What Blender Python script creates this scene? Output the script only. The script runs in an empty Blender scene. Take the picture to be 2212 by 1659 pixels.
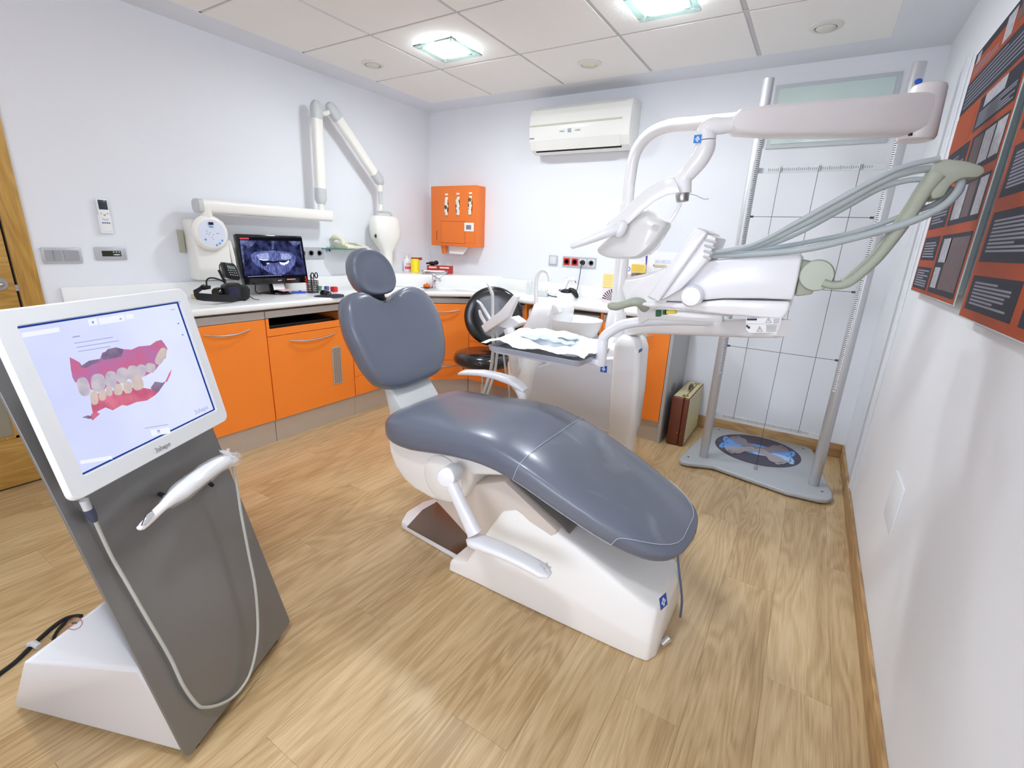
import bpy, bmesh, math, random
from mathutils import Vector, Matrix
random.seed(7)
V = Vector
# ------------------------------------------------------------------ camera
CX, CY, FPX, CAMH = 1106.0, 829.5, 1018.0, 1.35
_X = V((1726, 381.5, -1018)).normalized(); _Z = -V((-146, 3370, 1018)).normalized()
_X = (_X - _Z * _X.dot(_Z)).normalized(); _Y = _Z.cross(_X)
# rows = world axes expressed in camera space (x right, y down, z forward)
RC = Matrix((_X, _Y, _Z))
CAM = V((0, 0, CAMH))
S = bpy.context.scene
cd = bpy.data.cameras.new('view_camera'); cam = bpy.data.objects.new('view_camera', cd)
S.collection.objects.link(cam)
mw = RC @ Matrix(((1, 0, 0), (0, -1, 0), (0, 0, -1)))
cam.matrix_world = Matrix.Translation(CAM) @ mw.to_4x4()
cd.sensor_fit = 'HORIZONTAL'; cd.sensor_width = 36.0; cd.lens = 36.0 * FPX / 2212.0
cd.clip_start = 0.02; cd.clip_end = 50
cd.dof.use_dof = False
S.camera = cam
w = bpy.data.worlds.new('world'); S.world = w; w.use_nodes = True
w.node_tree.nodes['Background'].inputs[0].default_value = (.8, .87, 1, 1)
w.node_tree.nodes['Background'].inputs[1].default_value = 0.15
S.view_settings.view_transform = 'Standard'; S.view_settings.look = 'None'
S.view_settings.gamma = 1; S.view_settings.use_curve_mapping = False
S.view_settings.exposure = 0.38
LAMP_W = 120.0        # emission of each ceiling lamp
S.cycles.max_bounces = 10; S.cycles.diffuse_bounces = 6
S.cycles.sample_clamp_indirect = 6

def ray(u, v):
    return (RC @ V((u - CX, v - CY, FPX)))
def px(u, v, x=None, y=None, z=None):
    """world point where the measured sight line meets the plane x=, y= or z="""
    d = ray(u, v)
    if x is not None: t = x / d.x
    elif y is not None: t = y / d.y
    else: t = (z - CAMH) / d.z
    return CAM + d * t
def pxn(u, v, p0, n):
    d = ray(u, v); return CAM + d * ((p0 - CAM).dot(n) / d.dot(n))

# ------------------------------------------------------------------ materials
def lin(c):
    c = c / 255.0
    return c / 12.92 if c <= .04045 else ((c + .055) / 1.055) ** 2.4
def col(r, g, b): return (lin(r), lin(g), lin(b), 1)
_M = {}
def mat(name, rgb, rough=.5, metal=0., var=.03, scale=8., bump=0., bscale=60., spec=.5, coat=0., trans=0., emit=None, es=0., alpha=1., ior=1.45):
    if name in _M: return _M[name]
    m = bpy.data.materials.new(name); m.use_nodes = True; nt = m.node_tree; b = nt.nodes['Principled BSDF']
    L = nt.links.new
    tc = nt.nodes.new('ShaderNodeTexCoord')
    nz = nt.nodes.new('ShaderNodeTexNoise'); nz.inputs['Scale'].default_value = scale; nz.inputs['Detail'].default_value = 3
    L(tc.outputs['Object'], nz.inputs['Vector'])
    mx = nt.nodes.new('ShaderNodeMix'); mx.data_type = 'RGBA'
    c = col(*rgb)
    mx.inputs[6].default_value = tuple(min(1, k * (1 - var)) for k in c[:3]) + (1,)
    mx.inputs[7].default_value = tuple(min(1, k * (1 + var)) for k in c[:3]) + (1,)
    L(nz.outputs['Fac'], mx.inputs[0]); L(mx.outputs[2], b.inputs['Base Color'])
    b.inputs['Roughness'].default_value = rough; b.inputs['Metallic'].default_value = metal
    b.inputs['Specular IOR Level'].default_value = spec; b.inputs['Coat Weight'].default_value = coat
    b.inputs['Coat Roughness'].default_value = .1
    b.inputs['Transmission Weight'].default_value = trans; b.inputs['Alpha'].default_value = alpha
    b.inputs['IOR'].default_value = ior
    if emit: b.inputs['Emission Color'].default_value = col(*emit); b.inputs['Emission Strength'].default_value = es
    if bump:
        n2 = nt.nodes.new('ShaderNodeTexNoise'); n2.inputs['Scale'].default_value = bscale; n2.inputs['Detail'].default_value = 4
        L(tc.outputs['Object'], n2.inputs['Vector'])
        bp = nt.nodes.new('ShaderNodeBump'); bp.inputs['Strength'].default_value = bump; bp.inputs['Distance'].default_value = .002
        L(n2.outputs['Fac'], bp.inputs['Height']); L(bp.outputs['Normal'], b.inputs['Normal'])
    _M[name] = m; return m

def wood_mat(name, base, dark, light, axis='Y', rough=.4, scale=1., ring=1., coat=0.):
    m = bpy.data.materials.new(name); m.use_nodes = True; nt = m.node_tree; b = nt.nodes['Principled BSDF']; L = nt.links.new
    N = nt.nodes.new
    tc = N('ShaderNodeTexCoord'); oi = N('ShaderNodeObjectInfo')
    cmb = N('ShaderNodeCombineXYZ')
    for i, k in enumerate((7.3, 13.1, 5.7)):
        mm = N('ShaderNodeMath'); mm.operation = 'MULTIPLY'; mm.inputs[1].default_value = k
        L(oi.outputs['Random'], mm.inputs[0]); L(mm.outputs[0], cmb.inputs[i])
    add = N('ShaderNodeVectorMath'); add.operation = 'ADD'; L(tc.outputs['Object'], add.inputs[0]); L(cmb.outputs[0], add.inputs[1])
    mp = N('ShaderNodeMapping'); s = [6., 6., 6.]; s['XYZ'.index(axis)] = .75
    mp.inputs['Scale'].default_value = [k * scale for k in s]; L(add.outputs[0], mp.inputs[0])
    n1 = N('ShaderNodeTexNoise'); n1.inputs['Scale'].default_value = 1.; n1.inputs['Detail'].default_value = 2; n1.inputs['Distortion'].default_value = .6
    L(mp.outputs[0], n1.inputs['Vector'])
    rg = N('ShaderNodeMath'); rg.operation = 'MULTIPLY'; rg.inputs[1].default_value = 90 * ring; L(n1.outputs['Fac'], rg.inputs[0])
    sn = N('ShaderNodeMath'); sn.operation = 'SINE'; L(rg.outputs[0], sn.inputs[0])
    s2 = N('ShaderNodeMath'); s2.operation = 'MULTIPLY_ADD'; s2.inputs[1].default_value = .5; s2.inputs[2].default_value = .5; L(sn.outputs[0], s2.inputs[0])
    mp2 = N('ShaderNodeMapping'); s = [260., 260., 260.]; s['XYZ'.index(axis)] = 9.
    mp2.inputs['Scale'].default_value = [k * scale for k in s]; L(add.outputs[0], mp2.inputs[0])
    n2 = N('ShaderNodeTexNoise'); n2.inputs['Scale'].default_value = 1.; n2.inputs['Detail'].default_value = 3; L(mp2.outputs[0], n2.inputs['Vector'])
    mp3 = N('ShaderNodeMapping'); s = [5., 5., 5.]; s['XYZ'.index(axis)] = .8
    mp3.inputs['Scale'].default_value = s; L(add.outputs[0], mp3.inputs[0])
    n3 = N('ShaderNodeTexNoise'); n3.inputs['Scale'].default_value = 1.; L(mp3.outputs[0], n3.inputs['Vector'])
    # sum
    a1 = N('ShaderNodeMath'); a1.operation = 'MULTIPLY_ADD'; a1.inputs[1].default_value = .12; L(s2.outputs[0], a1.inputs[0])
    a2 = N('ShaderNodeMath'); a2.operation = 'MULTIPLY_ADD'; a2.inputs[1].default_value = .44; L(n2.outputs['Fac'], a2.inputs[0])
    a3 = N('ShaderNodeMath'); a3.operation = 'MULTIPLY'; a3.inputs[1].default_value = .52; L(n3.outputs['Fac'], a3.inputs[0])
    L(a3.outputs[0], a2.inputs[2]); L(a2.outputs[0], a1.inputs[2])
    cr = N('ShaderNodeValToRGB'); e = cr.color_ramp.elements
    e[0].position = .40; e[0].color = col(*dark); e[1].position = .74; e[1].color = col(*light)
    mid = e.new(.56); mid.color = col(*base)
    L(a1.outputs[0], cr.inputs[0])
    # per-plank tone
    hv = N('ShaderNodeHueSaturation'); mr = N('ShaderNodeMapRange'); mr.inputs[3].default_value = .985; mr.inputs[4].default_value = 1.02
    L(oi.outputs['Random'], mr.inputs[0]); L(mr.outputs[0], hv.inputs['Value']); L(cr.outputs[0], hv.inputs['Color'])
    L(hv.outputs[0], b.inputs['Base Color'])
    b.inputs['Roughness'].default_value = rough; b.inputs['Coat Weight'].default_value = coat
    bp = N('ShaderNodeBump'); bp.inputs['Strength'].default_value = .12; bp.inputs['Distance'].default_value = .001
    L(n2.outputs['Fac'], bp.inputs['Height']); L(bp.outputs['Normal'], b.inputs['Normal'])
    _M[name] = m; return m

def emis(name, rgb, s, var=0., scale=10., rgb2=None, detail=4, stretch=None):
    """light-giving surface (lamp, screen); optional noise between two colours"""
    m = bpy.data.materials.new(name); m.use_nodes = True; nt = m.node_tree; nt.nodes.clear(); L = nt.links.new
    o = nt.nodes.new('ShaderNodeOutputMaterial'); e = nt.nodes.new('ShaderNodeEmission'); L(e.outputs[0], o.inputs[0])
    e.inputs[1].default_value = s if s > 5 else s * .80; e.inputs[0].default_value = col(*rgb)
    if rgb2:
        tc = nt.nodes.new('ShaderNodeTexCoord'); nz = nt.nodes.new('ShaderNodeTexNoise'); nz.inputs['Scale'].default_value = scale; nz.inputs['Detail'].default_value = detail
        mp = nt.nodes.new('ShaderNodeMapping')
        if stretch: mp.inputs['Scale'].default_value = stretch
        L(tc.outputs['Object'], mp.inputs[0]); L(mp.outputs[0], nz.inputs['Vector'])
        cr = nt.nodes.new('ShaderNodeValToRGB'); cr.color_ramp.elements[0].position = .35; cr.color_ramp.elements[1].position = .65
        cr.color_ramp.elements[0].color = col(*rgb); cr.color_ramp.elements[1].color = col(*rgb2)
        L(nz.outputs['Fac'], cr.inputs[0]); L(cr.outputs[0], e.inputs[0])
    _M[name] = m; return m

# ------------------------------------------------------------------ mesh helpers
def B(): return bmesh.new()
def face(bm, pts):
    return bm.faces.new([bm.verts.new(p) for p in pts])
def box(bm, c, s, R=None, bev=0., seg=2):
    c = V(c); hx, hy, hz = s[0] / 2, s[1] / 2, s[2] / 2
    vs = []
    for z in (-hz, hz):
        for y in (-hy, hy):
            for x in (-hx, hx):
                p = V((x, y, z))
                if R: p = R @ p
                vs.append(bm.verts.new(c + p))
    fs = [bm.faces.new([vs[i] for i in q]) for q in ((0, 2, 3, 1), (4, 5, 7, 6), (0, 1, 5, 4), (2, 6, 7, 3), (0, 4, 6, 2), (1, 3, 7, 5))]
    if bev:
        es = list({e for f in fs for e in f.edges})
        bmesh.ops.bevel(bm, geom=es, offset=bev, segments=seg, affect='EDGES', profile=.5, clamp_overlap=True)
def bb(bm, a, b, bev=0., seg=2):
    box(bm, [(a[i] + b[i]) / 2 for i in range(3)], [abs(b[i] - a[i]) for i in range(3)], None, bev, seg)
def prism(bm, pts, ext, bev=0., seg=2):
    ext = V(ext); a = [bm.verts.new(V(p)) for p in pts]; b = [bm.verts.new(V(p) + ext) for p in pts]
    n = len(a); fs = [bm.faces.new(a), bm.faces.new(list(reversed(b)))]
    for i in range(n): fs.append(bm.faces.new((a[i], b[i], b[(i + 1) % n], a[(i + 1) % n])))
    bmesh.ops.recalc_face_normals(bm, faces=fs)
    if bev:
        es = list({e for f in fs for e in f.edges})
        bmesh.ops.bevel(bm, geom=es, offset=bev, segments=seg, affect='EDGES', profile=.5, clamp_overlap=True)
def frame_of(d):
    d = V(d).normalized(); u = V((0, 0, 1)) if abs(d.z) < .9 else V((1, 0, 0))
    a = d.cross(u).normalized(); b = a.cross(d).normalized(); return a, b
def loft(bm, rings, cap=True, closed=False):
    R = [[bm.verts.new(p) for p in r] for r in rings]; n = len(R[0]); fs = []
    m = len(R)
    for i in range(m if closed else m - 1):
        r0, r1 = R[i], R[(i + 1) % m]
        for j in range(n): fs.append(bm.faces.new((r0[j], r0[(j + 1) % n], r1[(j + 1) % n], r1[j])))
    if cap and not closed:
        fs.append(bm.faces.new(list(reversed(R[0])))); fs.append(bm.faces.new(R[-1]))
    bmesh.ops.recalc_face_normals(bm, faces=fs)
def spline(pts, k=6):
    """Catmull-Rom through points (tuples or Vectors of any size)"""
    P = [V(p) for p in pts]; out = []
    for i in range(len(P) - 1):
        p0 = P[max(i - 1, 0)]; p1 = P[i]; p2 = P[i + 1]; p3 = P[min(i + 2, len(P) - 1)]
        for t in range(k):
            t = t / k
            out.append(.5 * ((2 * p1) + (p2 - p0) * t + (2 * p0 - 5 * p1 + 4 * p2 - p3) * t * t + (3 * p1 - p0 - 3 * p2 + p3) * t ** 3))
    out.append(P[-1]); return out
def tube(bm, pts, r, n=10, k=0, cap=True, flat=1., rnd=False):
    if k:
        if isinstance(r, (list, tuple)):
            q = spline([(*V(p), rr) for p, rr in zip(pts, r)], k) if False else None
            P = spline(pts, k); rr = []
            for i in range(len(pts) - 1):
                for t in range(k): rr.append(r[i] + (r[i + 1] - r[i]) * t / k)
            rr.append(r[-1]); pts = P; r = rr
        else: pts = spline(pts, k)
    P = [V(p) for p in pts]; m = len(P)
    if not isinstance(r, (list, tuple)): r = [r] * m
    rings = []; a = None
    for i in range(m):
        d = (P[min(i + 1, m - 1)] - P[max(i - 1, 0)]).normalized()
        if a is None: a, b = frame_of(d)
        else:
            a = (a - d * a.dot(d)).normalized(); b = a.cross(d).normalized()
        rings.append([P[i] + (a * math.cos(2 * math.pi * j / n) + b * math.sin(2 * math.pi * j / n) * flat) * r[i] for j in range(n)])
    if rnd:
        d0 = (P[0] - P[1]).normalized(); d1 = (P[-1] - P[-2]).normalized()
        def dome(ring, c, d, rad):
            return [[c + (p - c) * math.cos(t) + d * rad * math.sin(t) for p in ring] for t in (.5, 1.0, 1.4)]
        rings = list(reversed(dome(rings[0], P[0], d0, r[0]))) + rings + dome(rings[-1], P[-1], d1, r[-1])
    loft(bm, rings, cap)
def cyl(bm, p0, p1, r0, r1=None, n=20, bev=0.):
    if r1 is None: r1 = r0
    p0, p1 = V(p0), V(p1)
    if bev:
        d = (p1 - p0).normalized()
        tube(bm, [p0, p0 + d * bev * .3, p0 + d * bev, p1 - d * bev, p1 - d * bev * .3, p1], [r0 - bev, r0 - bev * .3, r0, r1, r1 - bev * .3, r1 - bev], n)
    else: tube(bm, [p0, p1], [r0, r1], n)
def lathe(bm, prof, c, axis=(0, 0, 1), n=28, cap=False, sx=1., sy=1.):
    c = V(c); ax = V(axis).normalized(); a, b = frame_of(ax)
    rings = [[c + ax * h + (a * math.cos(2 * math.pi * j / n) * sx + b * math.sin(2 * math.pi * j / n) * sy) * max(r, 1e-5) for j in range(n)] for r, h in prof]
    loft(bm, rings, cap)
def ell(bm, c, s, R=None, u=16, v=10):
    m = Matrix.Translation(V(c)) @ (R.to_4x4() if R else Matrix.Identity(4)) @ Matrix.Diagonal((s[0], s[1], s[2], 1))
    bmesh.ops.create_uvsphere(bm, u_segments=u, v_segments=v, radius=1, matrix=m)
def quad(bm, o, ax, ay, x0, y0, x1, y1, d=0.):
    """rectangle on the plane spanned by unit axes ax, ay at o; offset d along the normal"""
    o = V(o); nn = V(ax).cross(V(ay)).normalized() * d
    face(bm, [o + V(ax) * a + V(ay) * b + nn for a, b in ((x0, y0), (x1, y0), (x1, y1), (x0, y1))])

TOP = []
def obj(name, bm, m, parent=None, smooth=True, ang=38, sub=0, solid=0.):
    me = bpy.data.meshes.new(name)
    if isinstance(bm, bmesh.types.BMesh):
        bmesh.ops.remove_doubles(bm, verts=bm.verts, dist=1e-6)
        ca = math.radians(ang)
        for f in bm.faces: f.smooth = smooth
        if smooth:
            for e in bm.edges:
                if len(e.link_faces) == 2 and e.calc_face_angle(0) > ca: e.smooth = False
        bm.to_mesh(me); bm.free()
    else: me = bm
    me.materials.append(m)
    o = bpy.data.objects.new(name, me); S.collection.objects.link(o)
    if parent is not None:
        o.parent = parent
        if parent.type == 'EMPTY': o.matrix_parent_inverse = Matrix.Translation(-parent.location)
    if sub:
        md = o.modifiers.new('sub', 'SUBSURF'); md.levels = sub; md.render_levels = sub
    return o
def thing(name, label, cat, loc=(0, 0, 0), group=None):
    o = bpy.data.objects.new(name, None); S.collection.objects.link(o); o.location = loc
    o.empty_display_size = .05; o['label'] = label; o['category'] = cat
    if group: o['group'] = group
    return o
def tag(o, label, cat, group=None):
    o['label'] = label; o['category'] = cat
    if group: o['group'] = group
    return o
def struct(name, bm, m, parent=None, **k):
    o = obj(name, bm, m, parent, **k)
    if parent is None: o['kind'] = 'structure'
    return o
def text(name, s, o, ax, ay, size, m, parent, depth=.0004, align='LEFT', shear=0., sx=1.):
    c = bpy.data.curves.new(name, 'FONT'); c.body = s; c.size = size; c.extrude = depth; c.align_x = align; c.shear = shear; c.resolution_u = 2
    t = bpy.data.objects.new('tmp', c); me = bpy.data.meshes.new_from_object(t)
    bpy.data.objects.remove(t); bpy.data.curves.remove(c)
    ax, ay = V(ax).normalized(), V(ay).normalized(); n = ax.cross(ay)
    M = Matrix((ax * sx, ay, n)).transposed().to_4x4(); M.translation = V(o) + n * depth
    me.transform(M); me.name = name
    return obj(name, me, m, parent)

# palette
WALL = mat('wall_paint', (230, 232, 236), .85, var=.012, scale=3, bump=.03, bscale=220)
CEILP = mat('ceiling_paint', (222, 225, 230), .9, var=.01, bump=.1, bscale=150)
WHITE = mat('white_plastic', (236, 237, 240), .28, var=.008, coat=.25)
WHITE2 = mat('white_enamel', (240, 240, 240), .22, var=.006, coat=.4)
WARM = mat('warm_white_plastic', (242, 240, 235), .35, var=.01)
TAN = mat('beige_cover', (214, 203, 192), .4, var=.02)
LGREY = mat('light_grey_plastic', (196, 200, 200), .4, var=.02)
GREYP = mat('silver_plastic', (190, 192, 196), .35, metal=.3, var=.02)
BLACK = mat('black_plastic', (22, 22, 25), .35, var=.1)
BLACKG = mat('black_gloss', (14, 14, 17), .1, var=.1, coat=.6)
RUBBER = mat('black_rubber', (18, 18, 20), .7, var=.1)
STEEL = mat('brushed_steel', (196, 196, 198), .32, metal=1., var=.04, scale=40)
CHROME = mat('chrome', (230, 230, 235), .06, metal=1., var=.0)
ALU = mat('anodised_aluminium', (186, 187, 190), .38, metal=.7, var=.03, scale=30)
ORANGE = mat('orange_laminate', (250, 138, 48), .42, var=.025, scale=5, bump=.05, bscale=30)
ORSTEEL = mat('orange_lacquer', (235, 122, 48), .45, var=.02)
PLINTH = mat('plinth_foil', (192, 180, 165), .4, metal=.25, var=.04, scale=12)
RAIL = mat('aluminium_rail', (186, 180, 174), .4, metal=.35, var=.03, scale=30)
WORK = mat('solid_surface_white', (242, 242, 240), .25, var=.006, coat=.2)
SAGE = mat('sage_plastic', (166, 172, 155), .45, var=.02)
HOSE = mat('grey_hose', (176, 186, 188), .45, var=.03)
GREYF = mat('grey_vinyl', (104, 110, 124), .27, var=.03, scale=6, bump=.12, bscale=400, spec=.5, coat=.12)
BVINYL = mat('black_vinyl', (24, 25, 29), .16, var=.06, coat=.5, bump=.08, bscale=300)
BLUE = mat('logo_blue', (30, 80, 180), .4, var=.02)
RED = mat('red_plastic', (208, 40, 50), .4, var=.04)
YELLOW = mat('yellow_plastic', (250, 226, 40), .35, var=.02)
PAPER = mat('white_paper', (238, 238, 236), .8, var=.02)
NOTE = mat('yellow_note_paper', (236, 214, 140), .8, var=.03)
PRINT = mat('dark_print', (60, 60, 70), .7, var=.1)
PGREY = mat('grey_print', (130, 130, 140), .7, var=.1)
GLASS = mat('clear_glass', (236, 244, 244), .04, var=.0, alpha=.28, coat=.6)
GLASSG = mat('glass_edge_green', (96, 176, 160), .1, var=.02, trans=.4)
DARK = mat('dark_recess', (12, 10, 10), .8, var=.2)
SHELLIN = mat('mid_grey_plastic', (120, 120, 122), .5, var=.03)  # plain mid grey, used for the screen mount
# ================================================================== SETTING
XL, XR, YB, YF, ZC = -3.367, 0.40, 3.795, -1.55, 2.48
OAK = wood_mat('oak_laminate', (192, 164, 120), (168, 139, 97), (210, 184, 143), 'Y', .34, coat=.12)
OAKX = wood_mat('oak_skirting_x', (176, 140, 92), (140, 104, 64), (200, 165, 115), 'X', .45)
OAKY = wood_mat('oak_skirting_y', (176, 140, 92), (140, 104, 64), (200, 165, 115), 'Y', .45)
DOORW = wood_mat('beech_door', (188, 146, 74), (164, 122, 56), (206, 166, 94), 'Y', .4)
FRAMEW = wood_mat('beech_casing', (184, 140, 62), (160, 118, 48), (202, 160, 84), 'Z', .42)

b = B(); bb(b, (XL - .1, YF - .1, -.06), (XR + .1, YB + .1, -.012))
floor = struct('floor', b, mat('subfloor', (90, 70, 52), .8))
pw, pl = .193, 1.28; ci = 0; x = XL
while x < XR - .01:
    x1 = min(x + pw, XR); y = YF - (ci * .47) % pl; ci += 1
    while y < YB - .01:
        a, c = max(y, YF), min(y + pl, YB)
        if c - a > .03:
            b = B(); bb(b, (x + .0002, a + .0002, -.012), (x1 - .0002, c - .0002, 0), .0003, 1)
            obj('plank', b, OAK, floor)
        y += pl
    x += pw
# walls
b = B(); bb(b, (XL - .12, YF - .12, 0), (XL, YB + .12, ZC)); wl = struct('wall_left', b, WALL)
b = B(); bb(b, (XL, YB, 0), (XR, YB + .12, ZC)); wb = struct('wall_back', b, WALL)
b = B(); bb(b, (XR, YF - .12, 0), (XR + .12, YB + .12, ZC)); wr = struct('wall_right', b, WALL)
b = B(); bb(b, (XL, YF - .12, 0), (XR, YF, ZC)); wf = struct('wall_front', b, WALL)
b = B(); bb(b, (XR - .006, 3.0, .10), (XR, 3.1, 2.2), .003)
bb(b, (XR - .011, 3.04, .10), (XR - .005, 3.065, 2.2), .002)
struct('trim_1', b, mat('trim_paint', (226, 229, 233), .7, var=.005))
# skirting
b = B(); bb(b, (-.70, YB - .014, 0), (XR - .014, YB, .098), .003); struct('baseboard_back', b, OAKX)
b = B(); bb(b, (XR - .014, YF, 0), (XR, YB, .098), .003); struct('baseboard_right', b, OAKY)
# ceiling : plaster border, tiles, T-bars
gx = [-3.115, -2.478, -1.829, -1.175, -.527, .112]
gy = [3.545, 2.915, 2.285, 1.655, 1.025, .395, -.235, -.865]
b = B(); Z0 = ZC
bb(b, (XL - .12, YF - .12, Z0), (gx[0], YB + .12, Z0 + .08)); bb(b, (gx[-1], YF - .12, Z0), (XR + .12, YB + .12, Z0 + .08))
bb(b, (gx[0], gy[0], Z0), (gx[-1], YB + .12, Z0 + .08)); bb(b, (gx[0], YF - .12, Z0), (gx[-1], gy[-1], Z0 + .08))
bb(b, (gx[0], gy[-1], Z0 + .03), (gx[-1], gy[0], Z0 + .08))
ceil = struct('ceiling', b, CEILP)
TILE = mat('ceiling_tile', (236, 234, 230), .9, var=.015, scale=60, bump=.5, bscale=500)
# fine perforation in the tile relief
nt = TILE.node_tree; bp = [n for n in nt.nodes if n.type == 'BUMP'][0]; tc = [n for n in nt.nodes if n.type == 'TEX_COORD'][0]
vo = nt.nodes.new('ShaderNodeTexVoronoi'); vo.inputs['Scale'].default_value = 70; vo.inputs['Randomness'].default_value = .15
nt.links.new(tc.outputs['Object'], vo.inputs['Vector']); nt.links.new(vo.outputs['Distance'], bp.inputs['Height'])
bp.inputs['Strength'].default_value = .35
GRID = mat('grid_bar', (196, 196, 196), .6, var=.01)
for i in range(5):
    for j in range(7):
        g0 = .009 if i != 4 else .016; g1 = .009 if i != 3 else .010
        b = B(); bb(b, (gx[i] + g0 * (i > 0), gy[j + 1] + .009, Z0 - .002), (gx[i + 1] - g1 * (i < 4), gy[j] - .009 * (j > 0), Z0 + .02), .002, 1)
        obj('ceiling_tile', b, TILE, ceil)
for xx, ww in zip(gx[1:-1], (.009, .009, .009, .016)):
    b = B(); bb(b, (xx - ww, gy[-1], Z0 + .006), (xx + ww, gy[0], Z0 + .012)); obj('grid_bar', b, GRID, ceil)
for yy in gy[1:-1]:
    b = B(); bb(b, (gx[0], yy - .009, Z0 + .004), (gx[-1], yy + .009, Z0 + .0075)); obj('grid_bar', b, GRID, ceil)

# ceiling lamps (glass square under a recessed square lamp)
LAMPM = emis('lamp_light', (240, 248, 255), LAMP_W)
GPLATE = mat('lamp_glass', (214, 244, 236), .1, var=0, trans=.85)
def ceiling_lamp(x, y, label):
    t = thing('ceiling_light', label, 'ceiling light', (x, y, ZC), 'square glass ceiling lights')
    b = B(); R0 = .108
    for q in (((x - .15, y - .15), (x + .15, y - R0)), ((x - .15, y + R0), (x + .15, y + .15)), ((x - .15, y - R0), (x - R0, y + R0)), ((x + R0, y - R0), (x + .15, y + R0))):
        bb(b, (*q[0], ZC - .026), (*q[1], ZC - .018))
    bmesh.ops.remove_doubles(b, verts=b.verts, dist=1e-5); obj('glass_plate', b, GPLATE, t)
    for s in ((-1, -1), (1, -1), (1, 1), (-1, 1)):
        b = B(); cyl(b, (x + s[0] * .125, y + s[1] * .125, ZC - .03), (x + s[0] * .125, y + s[1] * .125, ZC + .001), .005, n=10); obj('standoff', b, CHROME, t)
    b = B()
    for r0 in (.112,):
        bb(b, (x - r0, y - r0, ZC - .006), (x + r0, y + r0, ZC + .002), .002, 1)
    obj('lamp_housing', b, WHITE, t)
    b = B(); pts = []
    for k in range(32):
        a = 2 * math.pi * k / 32; c, s = math.cos(a), math.sin(a)
        pts.append((x + .1 * math.copysign(abs(c) ** .35, c), y + .1 * math.copysign(abs(s) ** .35, s), ZC - .012))
    prism(b, [(p[0], p[1], ZC - .024) for p in pts], (0, 0, .012)); obj('lamp_panel', b, LAMPM, t)
ceiling_lamp(-2.165, 2.62, 'square glass ceiling light left of centre, nearer the left wall')
ceiling_lamp(-.85, 2.60, 'square glass ceiling light cut by the top edge of the photo')
ceiling_lamp(-.85, .09, 'extra square glass ceiling light added as fill above the photographer, out of frame')  # unseen extra lamp, added to fill the near side with light
# unseen glowing window, added to the wall behind the camera as fill light
b = B(); fw = ((-1.25, .35, .8, .86), (-1.25, .35, 1.84, 1.9), (-1.25, -1.19, .86, 1.84), (.29, .35, .86, 1.84), (-.48, -.42, .86, 1.84))
for x0, x1, z0, z1 in fw: bb(b, (x0, YF, z0), (x1, YF + .03, z1), .004)
wn = struct('added_fill_window', b, WHITE)
b = B(); bb(b, (-1.21, YF + .002, .84), (.31, YF + .008, 1.86)); obj('fill_pane', b, emis('fill_light_pane', (232, 238, 255), 7.5), wn)
def ceiling_round(x, y, label, kind):
    t = thing('air_valve' if kind else 'ceiling_speaker', label, 'vent' if kind else 'speaker', (x, y, ZC))
    b = B(); lathe(b, [(.078, 0), (.078, -.004), (.068, -.010), (.052, -.010), (.050, .004)], (x, y, ZC - .002)); obj('ring', b, mat('vent_white', (214, 212, 204), .5), t)
    b = B()
    if kind: lathe(b, [(.0, -.018), (.036, -.018), (.046, -.012), (.046, -.006), (.03, .002)], (x, y, ZC)); obj('valve_disc', b, mat('vent_white', (214, 212, 204), .5), t)
    else: lathe(b, [(.0, -.004), (.012, -.010), (.05, -.006), (.05, 0)], (x, y, ZC)); obj('cone', b, mat('speaker_cone', (226, 222, 200), .5), t)
    if kind:
        b = B(); lathe(b, [(.0, -.001), (.05, -.001), (.05, 0)], (x, y, ZC - .002)); obj('dark_gap', b, mat('gap_grey', (70, 70, 68), .7), t)
ceiling_round(-2.835, 2.627, 'round air valve in the ceiling tile left of the lit ceiling light', 1)
ceiling_round(-1.492, 3.234, 'flat round ceiling speaker above the air conditioner', 0)
ceiling_round(-.187, 3.253, 'round air valve in the ceiling tile near the right wall', 1)

# door (left wall) with casing, glazed panel, handle
dt = B(); bb(dt, (XL - .002, .722, 0), (XL + .018, .806, 2.12), .003); bb(dt, (XL - .002, -.28, 0), (XL + .018, -.14, 2.12), .003)
bb(dt, (XL - .002, -.28, 2.04), (XL + .017, .806, 2.16), .003)
door = struct('door_1', dt, FRAMEW)
b = B(); bb(b, (XL - .001, -.139, .0), (XL + .003, .721, 2.04)); obj('door_gap', b, DARK, door)
g0, g1, gz0, gz1 = .05, .585, .265, .86
b = B()
bb(b, (XL, -.13, .008), (XL + .012, .712, gz0), .002); bb(b, (XL, -.13, gz1), (XL + .012, .712, 2.035), .002)
bb(b, (XL, -.13, gz0), (XL + .012, g0, gz1), .001); bb(b, (XL, g1, gz0), (XL + .012, .712, gz1), .001)
obj('door_leaf', b, DOORW, door)
b = B()
bb(b, (XL + .002, g0, gz0), (XL + .017, g1, gz0 + .018), .003); bb(b, (XL + .002, g0, gz1 - .018), (XL + .017, g1, gz1), .003)
bb(b, (XL + .002, g0, gz0), (XL + .017, g0 + .018, gz1), .003); bb(b, (XL + .002, g1 - .018, gz0), (XL + .017, g1, gz1), .003)
obj('glazing_bead', b, FRAMEW, door)
b = B(); bb(b, (XL + .002, g0, gz0), (XL + .006, g1, gz1)); obj('glass_pane', b, mat('frosted_glass', (150, 146, 130), .25, var=.03), door)
b = B(); lathe(b, [(.0, .012), (.030, .012), (.030, 0)], (XL + .012, .657, 1.05), (1, 0, 0)); hd = obj('handle', b, STEEL, door)
b = B(); tube(b, [(XL + .02, .657, 1.05), (XL + .06, .657, 1.05), (XL + .068, .63, 1.05), (XL + .068, .53, 1.05)], .010, 10, 3); obj('lever', b, STEEL, hd)
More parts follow.
